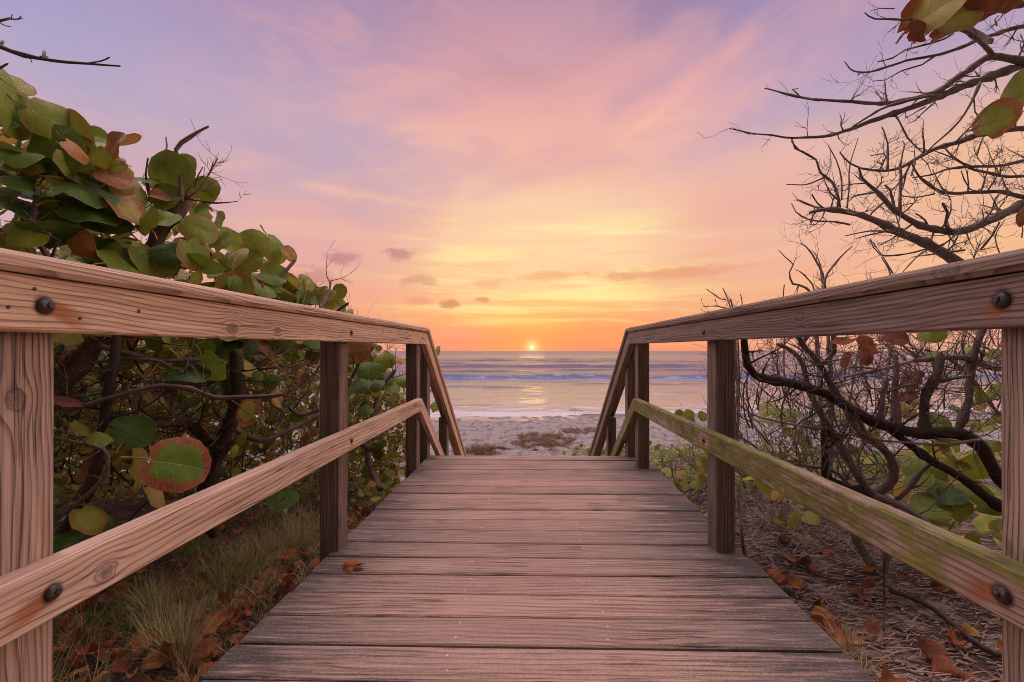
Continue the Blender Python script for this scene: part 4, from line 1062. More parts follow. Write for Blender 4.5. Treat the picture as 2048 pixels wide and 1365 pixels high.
# ------------------------------------------------------------------ left: sea grape shrubs
RL = random.Random(23)
def DL(px):
    xs = [(-400, 1.35), (0, 1.55), (200, 1.72), (400, 2.0), (600, 2.6), (720, 3.2), (800, 3.9), (880, 4.9)]
    for (a, ya), (b_, yb) in zip(xs, xs[1:]):
        if px <= b_: return ya + (yb - ya) * max(0, (px - a)) / (b_ - a)
    return xs[-1][1]
def top(px):
    xs = [(-400, -60), (0, 150), (100, 205), (200, 265), (300, 320), (400, 352), (440, 430), (500, 468), (580, 520), (620, 590), (680, 640), (740, 700), (800, 745), (900, 800)]
    for (a, ya), (b_, yb) in zip(xs, xs[1:]):
        if px <= b_: return ya + (yb - ya) * max(0, (px - a)) / (b_ - a)
    return xs[-1][1]
shrubs = []
for (lab, px, Y) in [('nearest sea grape shrub, big round leaves rising above the pale railing at its tall end', 60, 1.75),
                     ('sea grape shrub in the middle, its leaves stepping down along the pale railing', 470, 2.45),
                     ('farthest small sea grape shrub, leaves against the sea past the middle left post', 745, 3.7)]:
    p = at(px, 702, Y); p.z = gz(p.x, p.y)
    t = thing('sea_grape_shrub', lab, 'shrub', p, 'sea grape shrubs along the left railing'); t['_w'] = tuple(p); shrubs.append(t)
def which(px): return 0 if px < 325 else 1 if px < 690 else 2

def lb(k, p, Y0, Y1, r0, r1, tw=5, tl=.25, lvl=1, subs=(), mat='bark_left', name='branch', up=.08):
    m_ = MB(); limb(m_, path(p, Y0, Y1, r0, r1), RL, tw, tl, lvl, up, 8, .05)
    for (sp, s0, s1, tw2) in subs:
        y_ = (Y0 + Y1) / 2; limb(m_, path(sp, y_, y_ + RL.uniform(-.1, .1), s0, s1), RL, tw2, tl * .6, 1, up, 6)
    return m_.build(name, M[mat], shrubs[k])
lb(0, [(-60, 1080), (20, 900), (90, 795), (140, 742), (190, 692), (232, 630), (280, 540), (318, 470), (350, 425), (372, 398)], 1.85, 2.05, 34, 13, 12, .3, 2, [([(362, 405), (362, 350), (352, 300), (380, 275), (415, 254)], 6, 3, 0), ([(300, 400), (292, 350), (296, 318)], 3, 1.6, 1), ([(330, 330), (333, 290), (332, 275)], 2.4, 1.6, 0)], name='trunk')
lb(0, [(372, 400), (400, 378), (420, 345), (435, 318)], 2.0, 2.05, 3.5, 1.3, 9, .1, 1, [([(380, 400), (430, 408), (476, 405)], 2.4, 1, 5), ([(385, 375), (395, 350), (405, 335)], 2, 1, 2)])
lb(0, [(195, 692), (260, 708), (330, 722), (390, 722)], 1.8, 1.9, 8, 5, 4); lb(0, [(170, 728), (250, 719), (320, 722), (350, 735)], 1.78, 1.8, 4, 3, 3)
lb(0, [(20, 880), (105, 835), (160, 815), (210, 802), (260, 785), (320, 770), (380, 778), (430, 795), (485, 795), (560, 790)], 1.62, 1.9, 7, 5, 9, .2, 1)
lb(0, [(240, 640), (222, 760), (206, 860), (178, 980), (128, 1060), (100, 1120)], 1.75, 1.7, 10, 15, 5, .25, 1, (), 'bark_dark')
lb(0, [(60, 870), (130, 880), (205, 898), (215, 910), (205, 960), (150, 1010)], 1.6, 1.62, 4, 5, 6, .2, 1)
lb(0, [(75, 372), (74, 400), (68, 440), (76, 482), (96, 512), (100, 560)], 1.6, 1.62, 6, 7, 2, .15, 1, [([(100, 520), (110, 495), (120, 480)], 4, 2.5, 1)])
lb(1, [(470, 700), (475, 800), (440, 900), (415, 960), (420, 1050)], 2.15, 2.2, 15, 24, 6, .3, 1, (), 'bark_dark', 'trunk')
lb(1, [(430, 900), (380, 850), (330, 850), (270, 840)], 2.2, 1.9, 12, 5, 6, .3, 1, (), 'bark_dark'); lb(1, [(450, 850), (520, 880), (580, 860), (640, 830)], 2.2, 2.5, 8, 4, 8, .3, 2)
lb(1, [(330, 760), (410, 770), (470, 720), (520, 640), (560, 560), (590, 520)], 2.1, 2.5, 8, 4, 6, .25, 1); lb(1, [(470, 760), (560, 700), (620, 640), (650, 600), (662, 562)], 2.3, 2.7, 6, 2.4, 5, .2, 1, [([(600, 640), (612, 600), (606, 560)], 3, 1.5, 0), ([(640, 650), (670, 625), (694, 608)], 3.5, 3, 0)])
lb(1, [(560, 800), (600, 830), (640, 820), (690, 830)], 2.6, 2.7, 6, 4, 6, .3, 2)
lb(2, [(762, 980), (740, 935), (735, 880), (745, 830), (760, 780), (790, 740)], 3.1, 3.6, 8, 4, 6, .3, 2, (), 'bark_left', 'trunk'); lb(2, [(745, 850), (790, 820), (850, 790), (885, 760)], 3.6, 4.6, 5, 3, 5, .3, 1)
lb(2, [(740, 900), (700, 860), (690, 800), (720, 720)], 3.2, 3.3, 6, 4, 6, .3, 2)
# overhanging dead branch high on the left
lb(0, [(-160, 60), (-60, 70), (0, 94), (50, 112), (80, 118), (130, 124), (180, 128), (242, 133)], 1.5, 1.6, 7, 2.2, 0, .1, 1, [([(180, 128), (200, 124), (220, 118)], 2.2, 1.6, 0), ([(82, 116), (88, 104)], 3.6, 3, 0), ([(82, 114), (96, 114)], 3, 2, 0), ([(2, 92), (6, 84)], 3.4, 3.2, 0), ([(60, 114), (62, 124)], 1.2, .8, 0)])
lb(0, [(-120, 30), (-40, 40), (0, 42), (22, 38), (30, 40), (42, 36)], 1.5, 1.55, 4, 1.5, 0, .1, 1, [([(0, 44), (14, 52), (24, 55)], 1.6, 1, 0), ([(22, 38), (26, 30)], 1.2, .8, 0), ([(30, 40), (36, 40), (42, 33)], 1.4, 1, 0)])
lb(0, [(-120, 200), (-60, 150), (-20, 140), (0, 135), (15, 128)], 1.5, 1.5, 6, 2, 3, .06, 0)
lb(0, [(-160, 1100), (-190, 800), (-180, 500), (-170, 250), (-160, 60), (-140, -60)], 1.6, 1.5, 30, 7, 1, .2, 1)

AUTH = [(15, 195, 75, -55, .5, .3, .1), (35, 172, 26, -10, .6, .5, .6), (20, 238, 42, -30, .6, .2, 0), (105, 240, 45, -20, .8, .35, .3), (135, 268, 48, 70, .7, .44, .4), (107, 297, 52, 75, .75, .28, .1), (188, 272, 22, 0, .7, .3, .1),
        (195, 292, 30, 0, .35, .5, .2), (228, 290, 30, 70, .4, .9, .5), (255, 280, 24, 30, .4, .8, .5), (30, 310, 42, 20, .4, .2, 0), (65, 330, 42, 60, .5, .05, 0), (100, 345, 45, -40, .35, .1, 0), (220, 327, 48, -35, .6, .35, .1), (170, 345, 42, -20, .4, .3, .2),
        (245, 378, 42, -20, .65, .35, .25), (180, 378, 46, -15, .5, .15, 0), (180, 412, 50, 0, .5, .08, 0), (40, 370, 32, -10, .4, .15, 0), (335, 345, 44, 80, .85, .25, .1), (364, 335, 30, 60, .7, .4, .2), (410, 380, 28, 60, .85, .25, .1), (322, 392, 20, 0, .5, .9, .6), (252, 420, 46, -35, .45, .6, .8),
        (185, 445, 62, -10, .4, .02, 0), (100, 475, 52, 0, .5, .05, 0), (60, 420, 42, -30, .4, .1, 0), (45, 490, 30, -50, .4, .4, .2), (400, 457, 33, -20, .8, .35, .4), (437, 442, 20, 85, .4, .3, .1), (385, 482, 28, 60, .4, .25, 0), (455, 480, 26, -50, .8, .3, 0), (505, 487, 31, 20, .95, .35, .15),
        (552, 497, 31, -60, .7, .35, .2), (578, 508, 17, -50, .7, .6, .7), (495, 522, 29, 30, .85, .35, .1), (470, 515, 28, 60, .4, .5, .1), (310, 525, 46, -60, .45, .3, .1), (245, 530, 42, -30, .4, .25, 0), (335, 505, 32, 10, .7, .15, 0), (400, 535, 38, -15, .4, .15, 0), (360, 510, 30, 20, .35, .5, .2),
        (470, 575, 33, -20, .9, .35, .7), (510, 575, 22, 60, .5, .7, .8), (545, 550, 27, -10, .8, .3, .1), (575, 562, 24, -30, .7, .5, .6), (530, 592, 28, 0, .7, .3, .3), (590, 602, 22, 80, .4, .25, .1), (606, 570, 12, 80, .35, .4, .3), (626, 576, 11, 75, .35, .5, .3), (645, 592, 13, 60, .7, .4, .1), (657, 600, 9, 60, .6, .8, .3), (560, 602, 30, 0, .6, .1, 0),
        (135, 676, 23, -10, .6, .45, .2), (350, 690, 27, -60, .6, .42, .1), (345, 705, 20, 30, .6, .5, .1), (405, 700, 27, 80, .7, .2, .1), (420, 735, 34, -60, .6, .2, 0), (470, 690, 40, 0, .6, .15, 0), (522, 690, 24, -20, .7, .9, .8), (540, 702, 16, -60, .5, .97, .5), (490, 730, 27, -40, .5, .5, .3), (502, 757, 20, -45, .45, .64, .6),
        (510, 757, 16, 60, .8, .25, 0), (540, 765, 17, 60, .8, .2, 0), (375, 745, 40, -5, .5, .1, 0), (460, 770, 30, -70, .5, .1, 0), (265, 860, 38, -10, .85, .1, 0), (270, 927, 33, 85, .38, .52, .1), (276, 966, 18, 75, .35, .5, .2), (315, 992, 31, -62, .35, .6, .3), (555, 800, 23, -72, .35, .6, .3), (155, 860, 20, -45, .5, .46, 0), (195, 882, 22, 10, .7, .3, 0),
        (185, 1036, 34, -70, .7, .5, .5), (206, 1052, 18, 60, .7, .25, 0), (135, 1085, 46, 20, .5, .08, 0), (130, 796, 30, -12, .3, .93, .3), (565, 1003, 30, 20, .6, .15, 0), (567, 1015, 16, -65, .3, .6, .2), (470, 905, 14, 70, .5, .4, 0), (480, 880, 16, 70, .5, .35, 0), (150, 1090, 30, 40, .5, .1, 0),
        (718, 704, 24, 10, .9, .98, .9), (730, 690, 18, 10, .9, .95, .9), (768, 724, 22, 50, .85, .3, 0), (738, 742, 24, 20, .8, .22, 0), (800, 762, 17, 20, .8, .3, 0), (712, 800, 12, 85, .5, .3, 0), (770, 752, 20, -30, .8, .15, 0), (745, 770, 22, 30, .6, .12, 0), (785, 775, 17, -30, .7, .25, .1), (718, 770, 22, 20, .6, .12, 0), (753, 790, 10, 0, .8, .45, 0), (790, 800, 12, 30, .6, .35, .2), (874, 702, 10, 80, .5, .32, 0), (872, 812, 14, 30, .7, .3, 0), (730, 820, 17, 10, .6, .2, 0), (800, 722, 9, 0, .7, .7, 0)]
fol = [MB(), MB(), MB()]
for (px, py, r, ang, sq, t, rim) in AUTH:
    Y = DL(px) + RL.uniform(-.06, .08)
    if 700 < py < 1000 and px < 600: Y = max(1.5, Y - .08)
    bp, nr_ = view_leaf(fol[which(px)], px, py, r, Y, ang, sq, t, rim, RL)
for q in range(64):
    px = RL.uniform(-20, 640); py = top(px) + RL.uniform(45, 330)
    if py > 700: continue
    view_leaf(fol[which(px)], px, py, RL.uniform(17, 36), DL(px) + RL.uniform(-.08, .14), RL.uniform(-80, 80), RL.uniform(.45, .95), RL.choice([.18, .24, .3, .34, .38, .42, .8]), RL.choice([0, .1, .5]), RL)
for q in range(46):
    px = RL.uniform(545, 700); py = 690 - (px - 545) * .12 - RL.random() * (150 - (px - 545) * .42)
    view_leaf(fol[which(px)], px, py, RL.uniform(10, 21), DL(px) + RL.uniform(0, .3), RL.uniform(-80, 80), RL.uniform(.45, .95), RL.choice([.2, .28, .34, .4, .46, .56]), RL.choice([0, .1, .6]), RL)
# leafy mass behind
def mass_leaf(px, py, Y, dark=False):
    c = at(px, py, Y)
    r = RL.uniform(.035, .062) if not dark else RL.uniform(.025, .055)
    n_ = Vector((RL.uniform(-.9, .9), RL.uniform(-1.0, .5), RL.uniform(-.2, 1.1)))
    t = RL.choice([.0, .08, .18, .26, .32, .38, .42, .48]) + RL.uniform(-.04, .04)
    rim = RL.choice([0, 0, .1, .3, .8])
    if RL.random() < (.16 if dark else .09): t = RL.uniform(.55, 1.0)
    fol[which(px)].leaf(c, r, n_, (RL.uniform(-1, 1), RL.uniform(-1, 1), RL.uniform(-1, 1)), (t, rim, RL.random()), cup=RL.uniform(.05, .25), fold=RL.uniform(.05, .22), wave=.04, rng=RL, na=12, nr=3)
for q in range(1150):
    px = RL.uniform(-330, 640); tp = top(px)
    py = tp + 34 + (690 - tp) * RL.random() ** 1.1
    Y = DL(px) + .08 + RL.random() ** 1.3 * 1.1
    if py - tp < 90 and RL.random() < .6: continue
    mass_leaf(px, py, Y)
for q in range(2600):
    px = RL.uniform(-330, 760); py = RL.uniform(690, 900); Y = DL(px) + 1.6 + RL.random() * 2.6
    c = at(px, py, Y)
    if c.x > -1.05 or c.z < gz(c.x, c.y) + .03: continue
    fol[which(px)].leaf(c, RL.uniform(.035, .075), (RL.uniform(-.9, .9), RL.uniform(-1.0, .5), RL.uniform(-.2, 1.1)), (RL.uniform(-1, 1), RL.uniform(-1, 1), RL.uniform(-1, 1)), (RL.choice([.05, .15, .25, .34, .42, .5, .7]), RL.choice([0, 0, .6]), RL.random()), rng=RL, na=10, nr=2)
for q in range(2500):
    px = RL.uniform(-330, 700); py = RL.uniform(640, 985)
    Y = DL(px) + .45 + RL.random() * 2.0
    if py > 900 and RL.random() < .4: continue
    if at(px, py, Y).z < gz(at(px, py, Y).x, Y) + .02: continue
    mass_leaf(px, py, Y, True)
for q in range(3200):
    px = RL.uniform(-200, 800); py = RL.uniform(690, 1010); Y = DL(px) + .2 + RL.random() * 1.6
    c = at(px, py, Y)
    if c.z < gz(c.x, c.y) + .02: continue
    fol[which(px)].leaf(c, RL.uniform(.008, .026), (RL.uniform(-.9, .9), RL.uniform(-1.0, .6), RL.uniform(0, 1.2)), (RL.uniform(-1, 1), RL.uniform(-1, 1), RL.uniform(-1, 1)), (RL.choice([.34, .42, .46, .5, .54, .58, .66, .74]), RL.choice([0, .5]), RL.random()), rng=RL, na=8, nr=2)
for q in range(430):
    px = RL.uniform(690, 838); py = top(px) + 22 + RL.random() * 240
    mass_leaf(px, py, DL(px) + .1 + RL.random() * 1.3, True)
for q in range(900):
    px = RL.uniform(640, 832); py = RL.uniform(790, 985); Y = DL(px) + RL.random() * 1.8
    c = at(px, py, Y)
    if c.z < gz(c.x, c.y) + .02 or c.x > -.98: continue
    fol[which(px)].leaf(c, RL.uniform(.012, .03), (RL.uniform(-.9, .9), RL.uniform(-1.0, .6), RL.uniform(0, 1.2)), (RL.uniform(-1, 1), RL.uniform(-1, 1), RL.uniform(-1, 1)), (RL.choice([.3, .4, .46, .52, .58, .66, .78]), RL.choice([0, .5]), RL.random()), rng=RL, na=8, nr=2)
for k_, f_ in enumerate(fol): f_.build('foliage', M['leaf'], shrubs[k_])
single_leaf(shrubs[0], 'leaf', (355, 928, 56, 1.5, -20, .95, .27, 1.0), 'round green leaf with a wide red-brown rim', random.Random(3))
single_leaf(shrubs[1], 'leaf', (490, 822, 27, 1.95, 75, .7, .55, 1.0), 'folded rust and green leaf', random.Random(8))
# tangle of fine dead twigs inside the shrubs
for k_, (x0, x1, n_) in enumerate([(-200, 330, 230), (320, 690, 260), (690, 840, 80)]):
    m_ = MB()
    for q in range(n_):
        px, py = RL.uniform(x0, x1), RL.uniform(700, 1010)
        Y = DL(px) + RL.uniform(.1, 1.2)
        p = at(px, py, Y)
        if p.z < gz(p.x, p.y): p.z = gz(p.x, p.y) + RL.uniform(0, .2)
        twig(m_, p, (RL.uniform(-1, 1), RL.uniform(-.6, .6), RL.uniform(-.3, 1)), RL.uniform(.2, .55), RL.uniform(.0018, .0055), RL, 1, .05, .45, 4)
    m_.build('twig', M['bark_dark' if k_ != 1 else 'bark_left'], shrubs[k_])

# ------------------------------------------------------------------ ground plants and litter
RG = random.Random(77)
def blade(mb, p, d, L, w, rnd, rng, droop=.9, n=5):
    p, d = Vector(p), Vector(d).normalized(); sd_ = d.cross(Vector((0, 0, 1)))
    if sd_.length < 1e-3: sd_ = Vector((1, 0, 0))
    sd_.normalize(); st = len(mb.v); tn = []
    for i in range(n + 1):
        q = i / n; ww = w * (1 - q * .9)
        mb.v.append(p + sd_ * ww * .5); mb.v.append(p - sd_ * ww * .5); tn += [(q, 0, rnd)] * 2
        d = (d + Vector((rng.uniform(-.08, .08), rng.uniform(-.08, .08), -droop / n * (.4 + q)))).normalized(); p = p + d * L / n
    mb.attr('tint', tn, st)
    for i in range(n):
        a = st + 2 * i; mb.face((a, a + 1, a + 3, a + 2), True)

def tuft(mb, X, Y, n, h, spread, dry, rng):
    z = gz(X, Y)
    for q in range(n):
        a = rng.uniform(0, 2 * pi); s = rng.uniform(.1, 1.0) * spread
        blade(mb, (X + cos(a) * .03 * rng.random(), Y + sin(a) * .03 * rng.random(), z - .01), (cos(a) * s, sin(a) * s, 1), h * rng.uniform(.5, 1.15), rng.uniform(.0015, .0034), min(1, max(0, dry - .12 + rng.uniform(-.35, .35))), rng, rng.uniform(.5, 1.6))
def gpt(px, py, guess=-.22):
    """where the line of sight through a photo pixel meets the ground"""
    lo, hi = .45, 16.0
    Y = lo
    while Y < hi:
        p = at(px, py, Y)
        if p.z <= gz(p.x, p.y): return p.x, p.y
        Y += .02
    return at(px, py, hi).x, hi

gm = MB()
for (px, py, n, h, s, dry) in [(560, 1080, 130, .24, 1.2, .62), (520, 1110, 120, .22, 1.2, .58), (600, 1050, 120, .22, 1.1, .6), (640, 1030, 80, .2, 1.1, .55), (470, 1130, 110, .22, 1.2, .5), (420, 1150, 90, .2, 1.2, .42), (350, 1230, 130, .2, .9, .5), (330, 1290, 130, .2, .8, .58), (300, 1200, 90, .18, 1.0, .35),
                               (250, 1230, 60, .16, 1.2, .35), (160, 1260, 60, .15, 1.2, .5), (440, 1210, 50, .14, 1.3, .45), (620, 1090, 70, .16, 1.3, .62), (540, 1170, 60, .15, 1.4, .6), (700, 1030, 60, .14, 1.2, .5), (760, 980, 60, .14, 1.2, .5), (150, 1180, 60, .16, 1.2, .4), (400, 1080, 80, .2, 1.3, .45), (370, 1060, 70, .2, 1.3, .4)]:
    for q in range(7):
        X, Y = gpt(px + RG.uniform(-40, 40), py + 30 + RG.uniform(-22, 22)); tuft(gm, min(X, -.93), Y, n // 2, h * 1.05, s, dry, RG)
for (px, py, n, h, s, dry) in [(1660, 1340, 60, .13, 1.4, .82), (1700, 1310, 70, .14, 1.5, .85), (1720, 1350, 70, .14, 1.5, .82), (1690, 1280, 30, .12, 1.5, .85)]:
    X, Y = gpt(px, py); tuft(gm, max(X, .93), Y, n, h, s, dry, RG)
for q in range(240):
    X = -.93 - RG.random() ** 1.2 * 1.1; Y = RG.uniform(.55, 3.3)
    tuft(gm, X, Y, 16, RG.uniform(.08, .2), 1.3, RG.uniform(.25, .75), RG)
for q in range(220):                 # thin dune grass beyond
    X = RG.choice([-1, 1]) * RG.uniform(1.0, 5.5); Y = RG.uniform(2.6, 8.5)
    tuft(gm, X, Y, 12, .16, 1.2, RG.uniform(.3, .65), RG)
tag(gm.build('grass', M['grass']), kind='stuff')

cv = MB()
for q in range(3400):
    X = RG.uniform(1.0, 8.5); Y = RG.uniform(3.2, 12.5)
    if RG.random() > .22 + .9 * smooth(.0, .28, mnoise.noise(Vector((X * .9, Y * .8, 11)))): continue
    z = gz(X, Y)
    for e in range(5):
        cv.leaf((X + RG.uniform(-.11, .11), Y + RG.uniform(-.11, .11), z + RG.uniform(.01, .16)), RG.uniform(.018, .055), (RG.uniform(-.8, .8), RG.uniform(-1, .4), 1), (RG.uniform(-1, 1), RG.uniform(-1, 1), 0), (0, 0, min(1, RG.random() ** 1.1)), rng=RG, na=7, nr=1)
for q in range(420):
    X = -RG.uniform(.95, 4.5); Y = RG.uniform(3.0, 7.5); z = gz(X, Y)
    for e in range(5):
        cv.leaf((X + RG.uniform(-.11, .11), Y + RG.uniform(-.11, .11), z + RG.uniform(.01, .25)), RG.uniform(.014, .035), (RG.uniform(-.8, .8), RG.uniform(-1, .4), 1), (RG.uniform(-1, 1), RG.uniform(-1, 1), 0), (0, 0, RG.random()), rng=RG, na=7, nr=1)
tag(cv.build('ground_cover', M['cover']), kind='stuff')

# chips, stalks and needles strewn over the sand on the right, and under the left shrubs
db = MB()
def chip(X, Y, L, w, rnd, rng, lift=.012):
    a = rng.gauss(0, .55); d = Vector((cos(a), sin(a), rng.uniform(-.12, .2)))
    blade(db, (X, Y, gz(X, Y) + rng.uniform(.002, lift)), d, L, w, rnd, rng, rng.uniform(0, .5), 3)
for q in range(15000):
    X = .9 + RG.random() ** 1.2 * 2.2; Y = RG.uniform(.35, 3.6)
    chip(X, Y, RG.uniform(.02, .10), RG.uniform(.002, .011), RG.random() ** .8, RG)
for q in range(2600):
    X = -.9 - RG.random() ** 1.1 * 1.6; Y = RG.uniform(.5, 3.4)
    chip(X, Y, RG.uniform(.02, .09), RG.uniform(.0015, .005), RG.choice([RG.random(), .95, .1]), RG)
tag(db.build('twig_litter', M['debris']), kind='stuff')
lt = MB()
for q in range(820):
    left = RG.random() < .80
    if left: X = -.88 - RG.random() ** 2.0 * 1.2; Y = RG.uniform(.45, 3.0)
    else: X = .9 + RG.random() ** 1.5 * 1.4; Y = RG.uniform(.45, 2.6)
    lt.leaf((X, Y, gz(X, Y) + RG.uniform(.006, .05)), RG.uniform(.014, .045), (RG.uniform(-.6, .6), RG.uniform(-.8, .3), 1), (RG.uniform(-1, 1), RG.uniform(-1, 1), 0), (RG.uniform(.74, 1.04), .5, RG.random()), cup=RG.uniform(-.7, .8), fold=RG.uniform(-.5, .7), wave=.22, rng=RG, na=11, nr=3, aspect=RG.uniform(.4, 1), torn=.3)
tag(lt.build('leaf_litter', M['leaf_dry']), kind='stuff')

# larger fallen leaves one can pick out
def fallen(px, py, r, t, tilt, seed, label, group, rim=.4, lift=.03):
    X, Y = gpt(px, py); rg = random.Random(seed)
    if abs(X) < .9: X = .9 if X > 0 else -.9
    m = MB(); o = Vector((X, Y, gz(X, Y) + lift))
    m.leaf(o, r, (tilt[0], tilt[1], 1), (rg.uniform(-1, 1), rg.uniform(-1, 1), 0), (t, rim, rg.random()), cup=rg.uniform(.2, .9) * rg.choice([1, -1]), fold=rg.uniform(.1, .7), wave=.2, rng=rg, na=18, nr=5, aspect=rg.uniform(.6, 1), torn=.16)
    ob = m.build('fallen_leaf', M['leaf_dry'], None, o); tag(ob, label, 'fallen leaf', group); return ob
GL, GR = 'large fallen leaves left of the walkway', 'large fallen leaves right of the walkway'
LL = 'large rust-brown fallen leaf lying in the litter beside the left deck edge'
for i_, (px, py, r, t, tl) in enumerate([(340, 1340, .055, .86, (0, -.7)), (250, 1355, .045, .9, (.3, -.5)), (395, 1305, .05, .84, (.4, -.5)), (425, 1255, .042, .83, (.4, -.6)), (475, 1255, .036, .8, (-.2, -.6)), (450, 1225, .038, .84, (0, -.5)), (410, 1190, .05, .78, (-.2, -.7)), (350, 1200, .045, .8, (.2, -.6)), (500, 1215, .035, .82, (.4, -.4)),
                                      (225, 1215, .05, .82, (.1, -.6)), (180, 1225, .04, .8, (-.2, -.6)), (150, 1305, .045, .84, (.2, -.7)), (230, 1310, .03, .86, (0, -.3)), (590, 1120, .034, .83, (.3, -.4)), (620, 1118, .03, .86, (.1, -.4)), (545, 1160, .035, .84, (.3, -.4)), (360, 1140, .04, .8, (-.3, -.6)), (130, 1270, .035, .85, (0, -.5))]):
    fallen(px, py, r * .82, t + .03, tl, 100 + i_, LL, GL)
for i_, (px, py, r, t, tl, lab) in enumerate([(1640, 1245, .042, .72, (-.5, -.5), 'pale pinkish brown fallen leaf against the right deck edge'), (1665, 1275, .04, .8, (-.2, -.4), 'crumpled brown fallen leaf just below the pale one by the right deck edge'),
                                            (1850, 1330, .05, 1.0, (.3, -.5), 'big dark brown curled fallen leaf under the mossy railing'), (1890, 1355, .045, .98, (-.3, -.6), 'dark fallen leaf at the bottom edge under the mossy railing'),
                                            (1870, 1195, .035, .92, (.2, -.5), 'small dark red fallen leaf on the sand below the rusty bolt'), (1620, 1150, .035, .9, (.1, -.5), 'brown fallen leaf on the sand left of the shrub base')]):
    fallen(px, py, r, t, tl, 140 + i_, lab, GR)
# the dried leaf lying on the deck
m = MB(); rg = random.Random(4); o = at(702, 1141, 1.742); o.z = .012
m.leaf(o, .033, (.35, -.75, .7), (1, .1, .15), (.84, .3, .3), cup=.75, fold=.5, wave=.16, rng=rg, na=18, nr=5)
m.leaf(o + Vector((.016, .004, .002)), .025, (-.4, -.3, .8), (1, .3, .2), (.88, .6, .7), cup=.8, fold=.4, wave=.18, rng=rg, na=16, nr=4, aspect=.7)
ob = m.build('dried_leaf', M['leaf_dry'], None, o); tag(ob, 'small curled reddish dried leaf lying on the deck boards', 'dried leaf')
st_ = MB(); st_.tube([o + Vector((.018, .006, .004)), o + Vector((.034, .008, .010)), o + Vector((.050, .008, .009))], [.003, .0022, .0014], 6, 1); st_.build('stalk', M['bark_dark'], ob)

# green weeds
def weed(px, py, n, h, label, rng, kind='round', tone=.3):
    X, Y = gpt(px, py)
    if abs(X) < .9: X = .9 if X > 0 else -.9
    o = Vector((X, Y, gz(X, Y))); t = thing('weed', label, 'weed', o); t['_w'] = tuple(o)
    lf, sm = MB(), MB()
    for q in range(n):
        a = rng.uniform(0, 2 * pi); L = h * rng.uniform(.5, 1.1)
        d = Vector((cos(a) * .8, sin(a) * .8, rng.uniform(.5, 1.4))).normalized()
        if kind == 'blade':
            blade(lf, o, d, L, .008, min(1, max(0, tone + rng.uniform(-.3, .3))), rng, .7)
        else:
            sm.tube([o, o + d * L * .5, o + d * L + Vector((0, 0, -.005))], [.0012, .001, .0007], 4, q)
            for e in range(7):
                p = o + d * L * rng.uniform(.4, 1.0)
                lf.leaf(p + Vector((rng.uniform(-.012, .012), rng.uniform(-.012, .012), rng.uniform(0, .012))), rng.uniform(.004, .009), (rng.uniform(-.6, .6), rng.uniform(-.8, .2), 1), (rng.uniform(-1, 1), rng.uniform(-1, 1), 0), (0, 0, min(1, max(0, tone + rng.uniform(-.3, .3)))), rng=rng, na=7, nr=1)
    lf.build('foliage', M['weed'], t)
    if kind != 'blade': sm.build('stem', M['weed'], t)
    return t
weed(205, 1262, 16, .075, 'bushy dark green weed among the rust leaves by the near left post', RG, tone=.15)
weed(225, 1350, 8, .10, 'broad-bladed green weed at the bottom left of the walkway', RG, 'blade', .3)
weed(430, 1108, 7, .045, 'small bright green sprig under the pale lower rail', RG, tone=.5)
weed(420, 1228, 8, .05, 'light green sprig between fallen leaves near the left deck edge', RG, tone=.7)
weed(1690, 1228, 7, .075, 'yellow-green sprout standing alone on the littered sand', RG, 'blade', .85)
weed(1560, 1100, 10, .10, 'green bladed weed in the shade behind the middle right post', RG, 'blade', .5)
weed(580, 1130, 6, .05, 'little green weed at the left deck edge before the middle post', RG, tone=.5)

# fallen sticks
def stick(p, r0, r1, label, mat='bark_twig'):
    P = [Vector(q) for q in p]; pts, rad = catmull(P, [r0 + (r1 - r0) * i / (len(P) - 1) for i in range(len(P))], .03)
    m = MB(); m.tube(pts, rad, 6, RG.uniform(0, 40), .25); ob = m.build('stick', M[mat], None, P[0]); tag(ob, label, 'stick'); return ob
def gp(px, py, up=.02):
    X, Y = gpt(px, py); return Vector((X, Y, gz(X, Y) + up))
stick([gp(310, 1125, .05), gp(350, 1135, .05), gp(375, 1160, .03), gp(420, 1155, .03), gp(470, 1145, .03)], .005, .003, 'curved grey stick lying in the dry grass under the pale lower rail', 'bark_left')
stick([gp(1768, 1275), at(1768, 1200, 1.95), at(1769, 1115, 1.98)], .0035, .003, 'thin dark upright stick poking from the sand below the mossy rail', 'bark_dark')
stick([gp(1635, 1195, .01), gp(1670, 1235, .02), gp(1700, 1265, .01)], .004, .002, 'pale stick slanting across the litter by the right deck edge')
stick([gp(1780, 1190, .02), gp(1860, 1230, .03), gp(1940, 1290, .02), gp(2000, 1330, .02)], .012, .008, 'thick dark branch lying on the sand under the mossy railing', 'bark_dark')
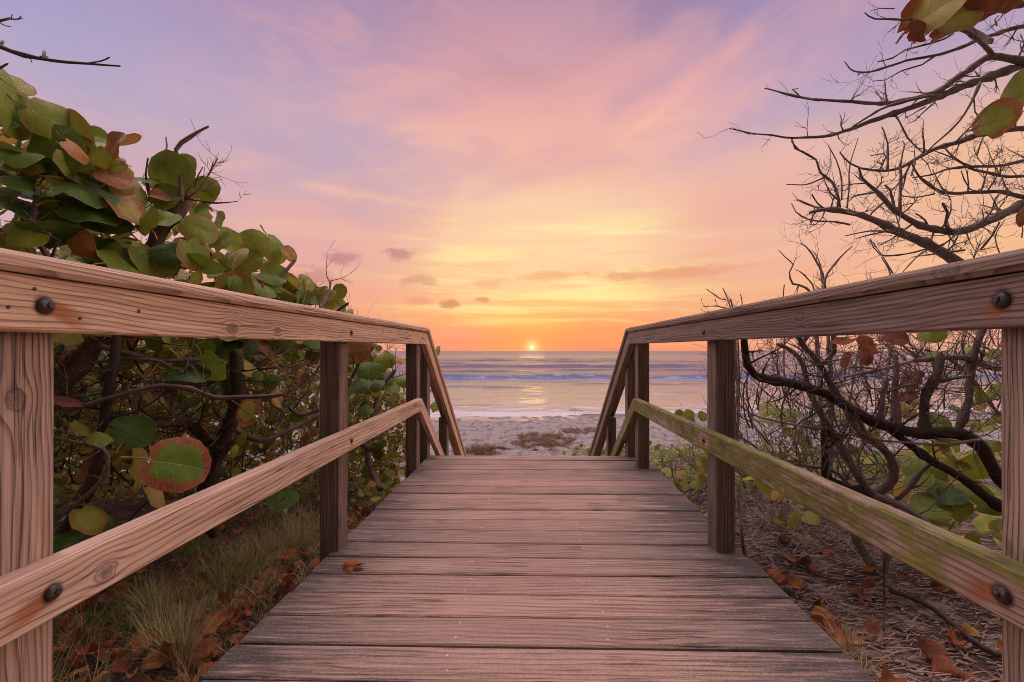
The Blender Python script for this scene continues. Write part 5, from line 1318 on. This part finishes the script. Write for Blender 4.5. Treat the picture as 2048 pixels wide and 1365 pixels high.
stick([gp(1560, 1120, .02), gp(1650, 1165, .02), gp(1740, 1170, .02)], .004, .003, 'long thin stick lying in front of the twisted shrub', 'bark_dark')
stick([gp(1494, 1125, -.03), at(1484, 1075, 2.05), at(1480, 1030, 2.06), at(1472, 985, 2.08)], .010, .006, 'thin dead stem standing beside the foot of the middle right post', 'bark_right')
stick([gp(340, 1210, .04), gp(360, 1180, .05), gp(385, 1155, .06)], .0016, .001, 'thin pale stalk leaning over the rust leaves')

# seaweed left on the beach
def beach_pt(px, py):
    X, Y = 0, 12
    Yv = 8.0
    while Yv < 22:
        p = at(px, py, Yv)
        if p.z <= gz(p.x, p.y): break
        Yv += .03
    return p.x, Yv
def wrack(px, py, w, d, n, label, rng, h=.10):
    X, Y = beach_pt(px, py); o = Vector((X, Y, gz(X, Y))); m = MB()
    for q in range(n):
        rr, a = rng.random() ** .55, rng.uniform(0, 2 * pi)
        x, y = X + cos(a) * rr * w, Y + sin(a) * rr * d
        if rr > .82 + .5 * mnoise.noise(Vector((cos(a) * 1.7 + px * .1, sin(a) * 1.7, 4))) or mnoise.noise(Vector((x * 3.4, y * 1.6, 4))) < -.42 + rr * .35: continue
        z = gz(x, y)
        bd = rng.uniform(0, 6.28)
        blade(m, (x, y, z + rng.uniform(0, h * (1 - rr))), (cos(bd), sin(bd), rng.uniform(.0, .9)), rng.uniform(.08, .22), rng.uniform(.012, .03), min(1, max(0, rng.gauss(.45, .25))), rng, .9, 3)
    ob = m.build('seaweed_patch', M['weedbed'], None, o); return tag(ob, label, 'seaweed', 'seaweed patches on the beach')
wrack(1088, 882, 1.15, 2.1, 4600, 'broad brown seaweed patch in the middle of the beach ahead of the steps', RG)
wrack(955, 902, .95, .75, 1700, 'brown seaweed heap just past the deck end, beside the left stair rail', RG, .16)
wrack(1165, 862, 1.3, .55, 900, 'thin straggling seaweed line beside the right stair rail', RG)
wrack(1145, 826, .75, .35, 420, 'small olive seaweed clump at the water edge', RG, .25)

for o_ in bpy.data.objects:
    if '_w' in o_: del o_['_w']
